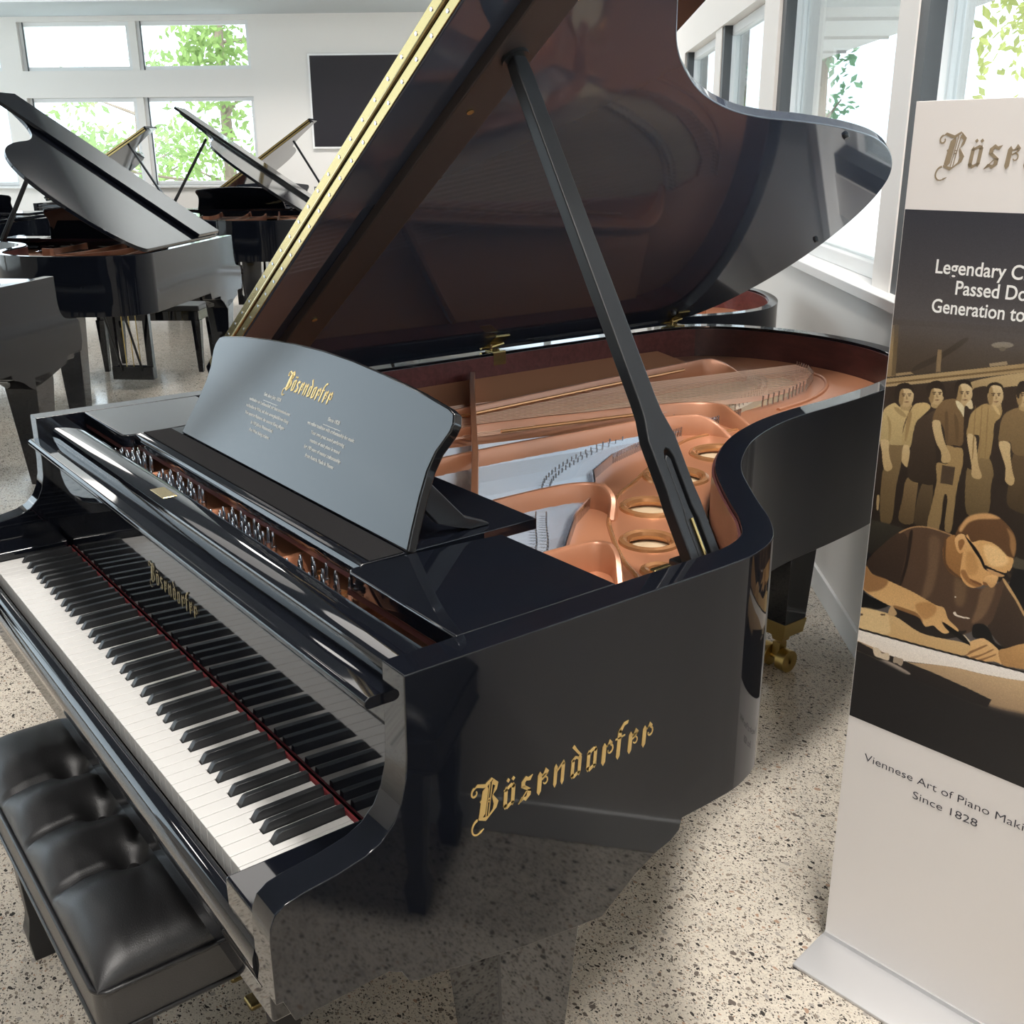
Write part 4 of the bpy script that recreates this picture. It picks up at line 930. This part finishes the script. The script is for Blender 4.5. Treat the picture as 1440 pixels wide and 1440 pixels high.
me = bpy.data.meshes.new('picture'); me.vertices.add(len(vs.reshape(-1, 3))); me.vertices.foreach_set('co', vs.reshape(-1))
me.loops.add(fs.size); me.loops.foreach_set('vertex_index', fs.reshape(-1).astype(np.int32))
me.polygons.add(len(fs)); me.polygons.foreach_set('loop_start', np.arange(0, fs.size, 4, dtype=np.int32))
me.update(calc_edges=True)
at = me.attributes.new('ink', 'FLOAT_COLOR', 'FACE'); at.data.foreach_set('color', np.concatenate([lin, np.ones((nz, nu, 1))], -1).reshape(-1))
m, nt, b = nodes('printed_picture'); an = nt.nodes.new('ShaderNodeAttribute'); an.attribute_name = 'ink'
nt.links.new(an.outputs['Color'], b.inputs['Base Color']); b.inputs['Roughness'].default_value = .42
me.materials.append(m)
po = bpy.data.objects.new('picture', me); COL.objects.link(po); po.parent = BAN; po['label'] = 'sepia picture of workers in a row above a craftsman bent over his work'
# lettering
wordmark('banner_lettering', 'golddark', BAN, bn(.044, 1.489, .0003), BU, (0, 0, 1), .0272, .0310, thick=.0006, lean=.12)
def btext(body, uc_, z, size, width, m, bold=0.):
    o = text_mesh(body, size, 'banner_text', m, BAN, lambda c: bn(uc_+c.x, z+c.y, .0010+max(0, c.z)*.3), thick=.0006, bold=bold)
    # widen or narrow the line to its printed width
    xs = [((BO-ORG[0])+v.co) for v in o.data.vertices]
    us = [(v.co-(bn(uc_, 0)-ORG[0])).dot(BU) for v in o.data.vertices]; k = width/(max(us)-min(us)); mid = (max(us)+min(us))/2
    for v, u in zip(o.data.vertices, us): v.co += BU*((u-mid)*k-u)
    return o
btext('Legendary Craftsmanship', .2, 1.332, .0300, .272, 'print_text', .0004)
btext('Passed Down from', .2, 1.302, .0300, .200, 'print_text', .0004)
btext('Generation to Generation', .2, 1.2715, .0300, .270, 'print_text', .0004)
btext('Viennese Art of Piano Making', .2, .4425, .0215, .318, 'ink', -.0002)
btext('Since 1828', .2, .4105, .0215, .118, 'ink', -.0002)

# ------------------------------------------------------------------ tufted bench
BX0, BX1, BY0, BY1 = -1.026, -.276, -.122, .208
BCX, BCY = (BX0+BX1)/2, (BY0+BY1)/2
ORG[0] = Vector((BCX, BCY, 0))
BEN = thing('piano_bench', 'black leather bench with deep button tufting pushed under the keyboard', 'bench', ORG[0])
btn = [(BCX+dx, yy) for dx in (-.156, 0, .156) for yy in (.003, .083)]
nx, ny = 150, 72
def cushion(X, Y):
    """X, Y in -1..1"""
    x = BCX+X*(BX1-BX0)/2; y = BCY+Y*(BY1-BY0)/2
    e = max(0, 1-abs(X)**9)**.5*max(0, 1-abs(Y)**6)**.45
    h = .052
    k = 0.
    for bx, by in btn:
        r2 = (x-bx)**2+(y-by)**2; k = max(k, .036*math.exp(-r2/.024**2)+.016*math.exp(-r2/.060**2))
    cr = 0.
    for dx in (-.156, 0, .156):
        out = max(0, .003-y, y-.083)
        xx = x-(BCX+dx)-.03*out*0
        cr = max(cr, (.014*math.exp(-(xx/.0055)**2)+.013*math.exp(-(xx/.040)**2))*(1 if out > 0 else .55))
    for yy in (.003, .083):
        pass
    # diagonal pleats between the buttons
    for i, dx in enumerate((-.156, 0)):
        for (xa, ya, xb, yb) in ((dx, .003, dx+.156, .083), (dx, .083, dx+.156, .003)):
            ax, ay = BCX+xa, ya; ex, ey = xb-xa, yb-ya; L2 = ex*ex+ey*ey; t = min(1, max(0, ((x-ax)*ex+(y-ay)*ey)/L2)); d2 = (x-ax-t*ex)**2+(y-ay-t*ey)**2
            cr = max(cr, .010*math.exp(-d2/.022**2)+.008*math.exp(-d2/.009**2))
    for dx, s in ((-.156, -1), (.156, 1)):
        for yy, q in ((.003, -1), (.083, 1)):
            ax, ay = BCX+dx, yy; ex, ey = s*.19, q*.02; L2 = ex*ex+ey*ey; t = min(1, max(0, ((x-ax)*ex+(y-ay)*ey)/L2)); d2 = (x-ax-t*ex)**2+(y-ay-t*ey)**2
            cr = max(cr, (.008*math.exp(-d2/.02**2))*(1-t))
    # pillow bulge between the pleats
    ph_ = (x-BCX)/.156*PI; bul = .010*math.sin(ph_)**2 if abs(x-BCX) < .235 else .010
    wr = .00025*math.sin(60*x+9*math.sin(31*y))+.0002*math.sin(110*y+30*x)
    return Vector((x, y, .436+e*(h+bul-max(k, cr)*(.35+.65*min(1, e*1.2))+wr)))
g_ = []
def sp(t): return math.copysign(1-(1-abs(t))**1.6, t)
mb = MB(); G = [[cushion(sp(-1+2*i/nx), sp(-1+2*j/ny)) for i in range(nx+1)] for j in range(ny+1)]
vv = [p for row in G for p in row]
mb.add(vv, [(j*(nx+1)+i, j*(nx+1)+i+1, (j+1)*(nx+1)+i+1, (j+1)*(nx+1)+i) for j in range(ny) for i in range(nx)])
n0 = len(mb.v); edge = [(i, 0) for i in range(nx+1)]+[(nx, j) for j in range(1, ny+1)]+[(i, ny) for i in range(nx-1, -1, -1)]+[(0, j) for j in range(ny-1, 0, -1)]
cush = mb.build('cushion', 'leather', BEN, smooth=180)
for bx, by in btn: MB().lathe([(.011, 0), (.011, .004), (.007, .008), (.0, .009)], (bx, by, .4475), 16).build('button', 'leather', cush)
def rrect(x0, x1, y0, y1, r=.02, n=5):
    out = []
    for cx, cy, a0 in ((x1-r, y0+r, -90), (x1-r, y1-r, 0), (x0+r, y1-r, 90), (x0+r, y0+r, 180)):
        for k in range(n+1): a = rad(a0+90*k/n); out.append((cx+r*math.cos(a), cy+r*math.sin(a)))
    return out
q = rrect(BX0-.003, BX1+.003, BY0-.003, BY1+.003, .022)
MB().loft([[(x, y, z) for x, y in q] for z in (.362, .437)]).build('apron', 'leather', BEN, bevel=.003, smooth=40)
for z in (.436, .366):
    mb = MB(); secs = []
    for k, (x, y) in enumerate(q):
        a, b2 = Vector(q[k-1]), Vector(q[(k+1) % len(q)]); t = (b2-a).normalized(); nn = Vector((t.y, -t.x))
        secs.append([(x+nn.x*.0042*math.cos(w), y+nn.y*.0042*math.cos(w), z+.0042*math.sin(w)) for w in [2*PI*j/8 for j in range(8)]])
    mb.loft(secs, closed=True).build('piping', 'piping', BEN, smooth=180)
for sx in (-1, 1):
    for sy in (-1, 1):
        cx, cy = BCX+sx*.315, BCY+sy*.118; mb = MB()
        mb.loft([[(cx-h+ox*sx, cy-h+oy*sy, z), (cx+h+ox*sx, cy-h+oy*sy, z), (cx+h+ox*sx, cy+h+oy*sy, z), (cx-h+ox*sx, cy+h+oy*sy, z)] for z, h, ox, oy in [(.365, .030, 0, 0), (.30, .027, 0, 0), (.10, .017, 0, 0), (.075, .021, 0, 0), (.060, .025, 0, 0), (.0, .019, 0, 0)]])
        mb.build('leg', 'black_soft', BEN, bevel=.002)

r_ = BEN.copy(); COL.objects.link(r_); r_.location = RM(.785, .375); r_.rotation_euler = (0, 0, rad(140.5))
r_['label'] = 'second tufted leather bench by the right wall, mirrored in the side of the front piano'
for ch in list(BEN.children):
    q_ = ch.copy(); COL.objects.link(q_); q_.parent = r_
    for g_ in list(ch.children): w_ = g_.copy(); COL.objects.link(w_); w_.parent = q_
# ------------------------------------------------------------------ the other pianos of the showroom
def dup(root, loc, rz, label, scale=None, skip=(), lid_angle=None, group=None):
    r = root.copy(); COL.objects.link(r); r.location = loc; r.rotation_euler = (0, 0, rz); r['label'] = label
    if scale: r.scale = scale
    if group: r['group'] = group
    for ch in KIDS[root.name]:
        if ch.name.split('.')[0] in skip: continue
        c = ch.copy(); COL.objects.link(c); c.parent = r
        if lid_angle is not None and ch.name.split('.')[0] == 'lid': c.rotation_euler = (0, -rad(lid_angle), 0)
        for g in KIDS.get(ch.name, []):
            d = g.copy(); COL.objects.link(d); d.parent = c
    return r
KIDS = {}
def kid(p, o): KIDS.setdefault(p.name, []).append(o); return o
GP2 = Vector((-.611, 1.0, 0)); ORG[0] = GP2
LB = {'A': 'black grand piano seen from its tail, lid up, bright window reflected on its straight side'}
T = thing('grand_piano', LB['A'], 'piano', (0, 0, 0), 'open grand pianos behind the front one')
def tp(mb, name, m, parent=T, **k):
    # every part hangs under the piano whose base is at its own origin
    return kid(parent, mb.build(name, m, parent, **k))
tp(rim_mesh(MB()), 'case', 'black_bg', bevel=.003, smooth=25, lim=40)
a = plan(RT+.0005, .50); b_ = plan(RT+.005, .50)
tp(MB().loft([[(p[0], p[1], .80), (p[0], p[1], .994), (q[0], q[1], .994), (q[0], q[1], .80)] for p, q in zip(a, b_)]), 'rim_lining', 'mahog')
tp(MB().box(XL+RT, XR-RT, -.018, .55, .605, .69), 'key_bed', 'black', bevel=.004)
tp(MB().extx(toe, .0, .1255), 'toe_block', 'black', bevel=.004)
tp(MB().extx(toe, XL+.0015, XL+.127), 'toe_block', 'black', bevel=.004)
o = fill('iron_plate', 'copper', T, [plan(RT+.006, .20), OPEN], .900, .911); kid(T, o); pl2 = o
for pth in ([(-.915, .225), (-.96, .70), (-.985, 1.02), (-1.045, 1.80), (-.98, 1.92)], [(-.82, .50), (-.834, .94), (-.72, 1.40), (-.60, 1.47)], [(-.64, .225), (-.667, .80), (-.644, 1.232), (-.58, 1.385)], [(-.367, .225), (-.392, .62), (-.362, .838), (-.285, .815)]):
    P = smooth_path([(x, y, 0) for x, y in pth], 4); secs = []
    for i, p in enumerate(P):
        t = (P[min(i+1, len(P)-1)]-P[max(i-1, 0)]).normalized(); q = Vector((-t.y, t.x, 0)); secs.append([(p.x+q.x*w, p.y+q.y*w, h) for w, h in [(-.009, .903), (-.006, .957), (.006, .957), (.009, .903)]])
    kid(pl2, MB().loft(secs).build('plate_strut', 'copper', pl2))
tp(MB().extz(plan(RT+.006, .20), .852, .862), 'soundboard', 'spruce', smooth=0)
mb = MB()
for k in range(60):
    t = k/59; e = lerp_path(HIT, t); u = t*(len(STA)-1); i = min(int(u), len(STA)-2); sx = STA[i]+(STA[i+1]-STA[i])*(u-i)
    mb.tube([(sx, .42, .926), (e[0], e[1], .922)], .0014, 4, cap=False)
o = tp(mb, 'strings', 'steel', recalc=False); o['kind'] = 'stuff'
tp(MB().extx(ks, XL+RT+.001, XR-RT-.001), 'key_slip', 'black', smooth=50)
for x0, x1 in [(.0025, XR-RT-.0005), (XL+RT+.0005, -1.2245)]: tp(MB().box(x0, x1, -.026, .15, .69, .757), 'key_block', 'black', bevel=.004)
o = tp(MB().box(-1.222, 0, 0, .148, .719, .740), 'white_keys', 'ivory', bevel=.002)
mb = MB()
for i, x in bl.items(): mb.box(x-.0055, x+.0055, .051, .147, .738, .7515)
o = tp(mb, 'black_keys', 'ebony'); o['kind'] = 'stuff'
tp(MB().extx(fb, XL+RT+.002, XR-RT-.002), 'fallboard', 'black', smooth=40)
tp(MB().extx(rail, XL+RT+.002, XR-RT-.002), 'fallboard_rail', 'black', smooth=40)
for w in (wr_, wl_): tp(MB().extz(w, .976, 1.0015), 'wing_panel', 'black', bevel=.003)
tp(MB().extx(sh, SX0, SX1), 'desk_shelf', 'black', smooth=40)
tp(MB().prism(outl, lambda p: dk(p[0], p[1], 0), lambda p: dk(p[0], p[1], -.016)), 'music_desk', 'black', bevel=.003, smooth=35)
# lid built closed about its hinge line, so that it can be opened by any angle
def lidobj():
    ORG[0] = Vector((HX, 1.0, HZ)); 
    l = MB().extz(lo, HZ, HZ+.022).build('lid', 'black_bg', None, bevel=.003, smooth=30)
    l.parent = T; l.location = Vector((HX, 1.0, HZ))-GP2; kid(T, l)
    kid(l, MB().extz(fl_, HZ+.0275, HZ+.0495).build('lid_front_flap', 'black_bg', l, bevel=.003))
    kid(l, MB().box(HX+.04, XR-.01, LY0-.0025, LY0, HZ+.003, HZ+.0195).box(HX+.04, XR-.01, LY0-.0025, LY0, HZ+.030, HZ+.047).build('piano_hinge', 'brass', l))
    ORG[0] = GP2; return l
l = lidobj(); l.rotation_euler = (0, -rad(34), 0)
tp(pslab(prof+[(a_, -b2) for a_, b2 in reversed(prof)], -.011, .011), 'prop_stick', 'prop', bevel=.003)
for cx, cy, top, w, wb, ft in [(.052, .335, .60, .15, .08, .155), (-1.274, .335, .60, .15, .08, .155), (-.862, 2.075, .69, .15, .098, .165)]:
    lg = tp(MB().loft([[(cx-h, cy-h, z), (cx+h, cy-h, z), (cx+h, cy+h, z), (cx-h, cy+h, z)] for z, h in [(top, w/2), (top-.04, w/2), (ft-.06, wb/2)]]), 'leg', 'black', bevel=.003)
    kid(lg, MB().tube([(cx-.04, cy, .036), (cx+.04, cy, .036)], .036, 16).box(cx-.02, cx+.02, cy-.02, cy+.02, .03, ft-.05).build('caster', 'brass', lg, smooth=40))
ly = tp(MB().box(LX-.145, LX+.145, .235, .325, .045, .135), 'lyre', 'black', bevel=.005)
for s in (-1, 1): kid(ly, MB().box(LX+s*.125-.022, LX+s*.125+.022, .25, .31, .13, .61).build('lyre_post', 'black', ly, bevel=.003))
for s in (-1, 0, 1):
    kid(ly, MB().box(LX+s*.085-.021, LX+s*.085+.021, .125, .24, .058, .072).build('pedal', 'brass', ly, bevel=.004)); kid(ly, MB().tube([(LX+s*.05, .28, .13), (LX+s*.05, .28, .61)], .0035, 8).build('pedal_rod', 'oldbrass', ly))
for s in (-1, 1): kid(ly, MB().tube([(LX+s*.07, .32, .11), (LX+s*.07, .62, .60)], .009, 8).build('lyre_brace', 'black_soft', ly))

def place(anchor, room, ang, scale):
    """location of a piano whose point `anchor` stands at `room`, local y turned to the world angle `ang`"""
    rz = rad(ang-90); lx, ly_ = (anchor[0]-GP2.x)*scale[0], (anchor[1]-GP2.y)*scale[1]
    w = RM(room[0], room[1]); c, s = math.cos(rz), math.sin(rz)
    return Vector((w.x-(c*lx-s*ly_), w.y-(s*lx+c*ly_), 0)), rz
AD = 140.5
sA = (1, .72, 1)
T.location, T.rotation_euler.z = place((XL, .141), (-2.13, 7.15), AD+180-2.7, sA); T.scale = sA
sB = (1, 1, 1)
p_, z_ = place((XL, .141), (-2.226, 4.714), AD+180-4.7, sB)
B_ = dup(T, p_, z_, 'black grand piano at the left edge with closed lid, keyboard end to the right', sB, ('prop_stick',), 0)
B_['category'] = 'piano'
sC = (1.04, 1.15, 1.0)
p_, z_ = place((XL, 1.98), (-2.0, 9.05), AD+180+9, sC)
dup(T, p_, z_, 'black grand piano below the dark wall screen, raised lid sloping down to the right', sC, (), 36)
sD = (1, .80, 1); tipx = lambda al_: HX+1.476*math.cos(rad(al_))
p_, z_ = place((tipx(31), LY0), (-4.55, 12.4), AD, sD)
dup(T, p_, z_, 'distant grand piano before the window whose gold edged lid points at the window mullion', sD, (), 31)
sE = (1, .80, 1)
p_, z_ = place((tipx(34), LY0), (-2.65, 12.25), AD, sE)
dup(T, p_, z_, 'distant grand piano whose gold edged lid tip touches the dark wall screen', sE, (), 34)
sF = (.95, .72, 1)
p_, z_ = place((-.90, 2.258), (.83, 3.98), AD-90, sF)
F_ = dup(T, p_, z_, 'grand piano close by the right wall, only its rounded tail showing behind the front piano', sF, ('lid', 'prop_stick'))
del F_['group']; del B_['group']
sG = (1, .75, 1)
p_, z_ = place((XL, .141), (-4.35, 9.6), AD+180, sG)
G_ = dup(T, p_, z_, 'dark grand piano with lid down, seen under the lifted lid at the left edge', sG, ('prop_stick',), 0); del G_['group']

# plain benches
def bench(label, r0, r1, d0, d1, proto=None):
    c = RM((r0+r1)/2, (d0+d1)/2)
    if proto:
        r = proto.copy(); COL.objects.link(r); r.location = c; r['label'] = label
        for ch in KIDS[proto.name]: q = ch.copy(); COL.objects.link(q); q.parent = r
        return r
    r = thing('piano_bench', label, 'bench', c, None, TH)
    ORG[0] = Vector((0, 0, 0)); w, h = (r1-r0)/2, (d1-d0)/2
    kid(r, MB().box(-w, w, -h, h, .445, .485).build('seat', 'leather', r, bevel=.012, seg=3))
    kid(r, MB().box(-w+.01, w-.01, -h+.01, h-.01, .375, .445).build('frame', 'black', r, bevel=.003))
    for sx in (-1, 1):
        for sy in (-1, 1):
            cx, cy = sx*(w-.035), sy*(h-.035)
            kid(r, MB().loft([[(cx-q, cy-q, z), (cx+q, cy-q, z), (cx+q, cy+q, z), (cx-q, cy+q, z)] for z, q in ((.38, .032), (0, .017))]).build('leg', 'black', r, bevel=.002))
    return r
B1 = bench('plain black wooden bench at the keyboard of the piano with the bright reflection', -3.30, -2.53, 7.53, 7.92)
bench('plain black bench farther back, two thin legs showing behind the bright reflection', -3.62, -2.86, 10.02, 10.40, B1)
# wall screen
ORG[0] = RM(-2.2, WBACK-.03, 2.13)
s_ = RB().rb(-3.06, -1.34, WBACK-.045, WBACK-.002, 1.565, 2.69).build('wall_screen', 'screenframe', None, bevel=.004); tag(s_, 'large dark wall screen in a thin white frame on the back wall', 'screen')
RB().rb(-3.035, -1.365, WBACK-.048, WBACK-.044, 1.59, 2.665).build('display', 'screen', s_, local=False)
# small card standing on the far piano
ORG[0] = RM(-2.55, 12.0, 1.0)
c_ = RB().rb(-2.61, -2.49, 12.0, 12.008, 1.003, 1.165).build('card', 'carddark', None); tag(c_, 'small dark card with a picture standing on the distant piano under the wall screen', 'card')
RB().rb(-2.57, -2.49, 11.9985, 12.0, 1.01, 1.08).build('card_picture', 'cardimg', c_); 
RB().rb(-2.60, -2.51, 11.9985, 12.0, 1.142, 1.152).build('card_title', 'paper', c_)
RB().rb(-2.60, -2.51, 11.9985, 12.0, 1.126, 1.133).build('card_title', 'paper', c_)
ORG[0] = Vector((0, 0, 0))

# ------------------------------------------------------------------ outside
o = RB().rb(-60, 60, -40, 70, -.45, -.25).build('ground', 'concrete', smooth=0); struct(o)
o = struct(RB().rb(WR+.2, 5.0, -4, 30, 3.1, 4.8).build('trim_3', 'soffit', smooth=0))
for k in range(13):
    d = -2+k*2.4; struct(RB().rb(WR+.2, 4.98, d, d+.06, 3.06, 3.1).build('trim_4', 'soffit', smooth=0))
def tree(name, label, r, d, z0, z1, cr, n, leaf, seed, trunk=True, size=.11):
    rnd = random.Random(seed); base = RM(r, d, -.25); ORG[0] = base
    t = thing(name, label, 'tree', base, 'trees outside the windows')
    mb = MB(); blobs = [(Vector((rnd.gauss(0, .5), rnd.gauss(0, .5), rnd.uniform(-.9, .9))), rnd.uniform(.25, .5)) for _ in range(11)]
    H = (z1-z0)/2; C0 = Vector((base.x, base.y, (z0+z1)/2))
    for k in range(n):
        c, q = rnd.choice(blobs); v = Vector((rnd.gauss(0, 1), rnd.gauss(0, 1), rnd.gauss(0, 1))).normalized()*q*rnd.uniform(.3, 1.1)
        w = c+v; p = C0+Vector((w.x*cr, w.y*cr, w.z*H))
        a = Vector((rnd.gauss(0, 1), rnd.gauss(0, 1), rnd.gauss(0, 1))).normalized(); b = a.orthogonal().normalized(); s = size*rnd.uniform(.6, 1.3)
        mb.add([p-a*s, p-b*s*.45, p+a*s, p+b*s*.45], [(0, 1, 2, 3)])
    mb.build('foliage', leaf, t, smooth=0, recalc=False)
    tr = MB().tube([(base.x, base.y, -.3), (base.x+.1, base.y, z0), (base.x, base.y+.05, z1-.4*H)], [.16, .12, .05], 9)
    for c, q in blobs:
        e = C0+Vector((c.x*cr, c.y*cr, c.z*H)); tr.tube([(base.x+.08, base.y, max(z0, min(e.z-.5, z1))), e], [.04, .012], 6)
    tr.build('trunk', 'bark', t)
tree('tree', 'yellow green tree outside the window above the banner', 8.0, 16.5, 1.4, 6.4, 2.5, 4600, 'leafy', 2, size=.10)
tree('tree', 'green tree outside the right window just left of the bright pane', 5.15, 22.0, .6, 5.4, 1.0, 700, 'leafb', 3)
tree('tree', 'pale tree outside the narrow window above the tail of the lid', 5.6, 33.0, .2, 7.5, 2.4, 2200, 'leaf', 4, size=.16)
tree('tree', 'green leafy tree filling the right half of the back windows', -6.2, 21.0, .9, 6.6, 2.3, 3600, 'leaf', 5, size=.10)
tree('tree', 'thin pale tree behind the middle of the lower back window', -9.4, 25.0, .0, 3.4, 2.0, 1200, 'leaf', 8, size=.10)
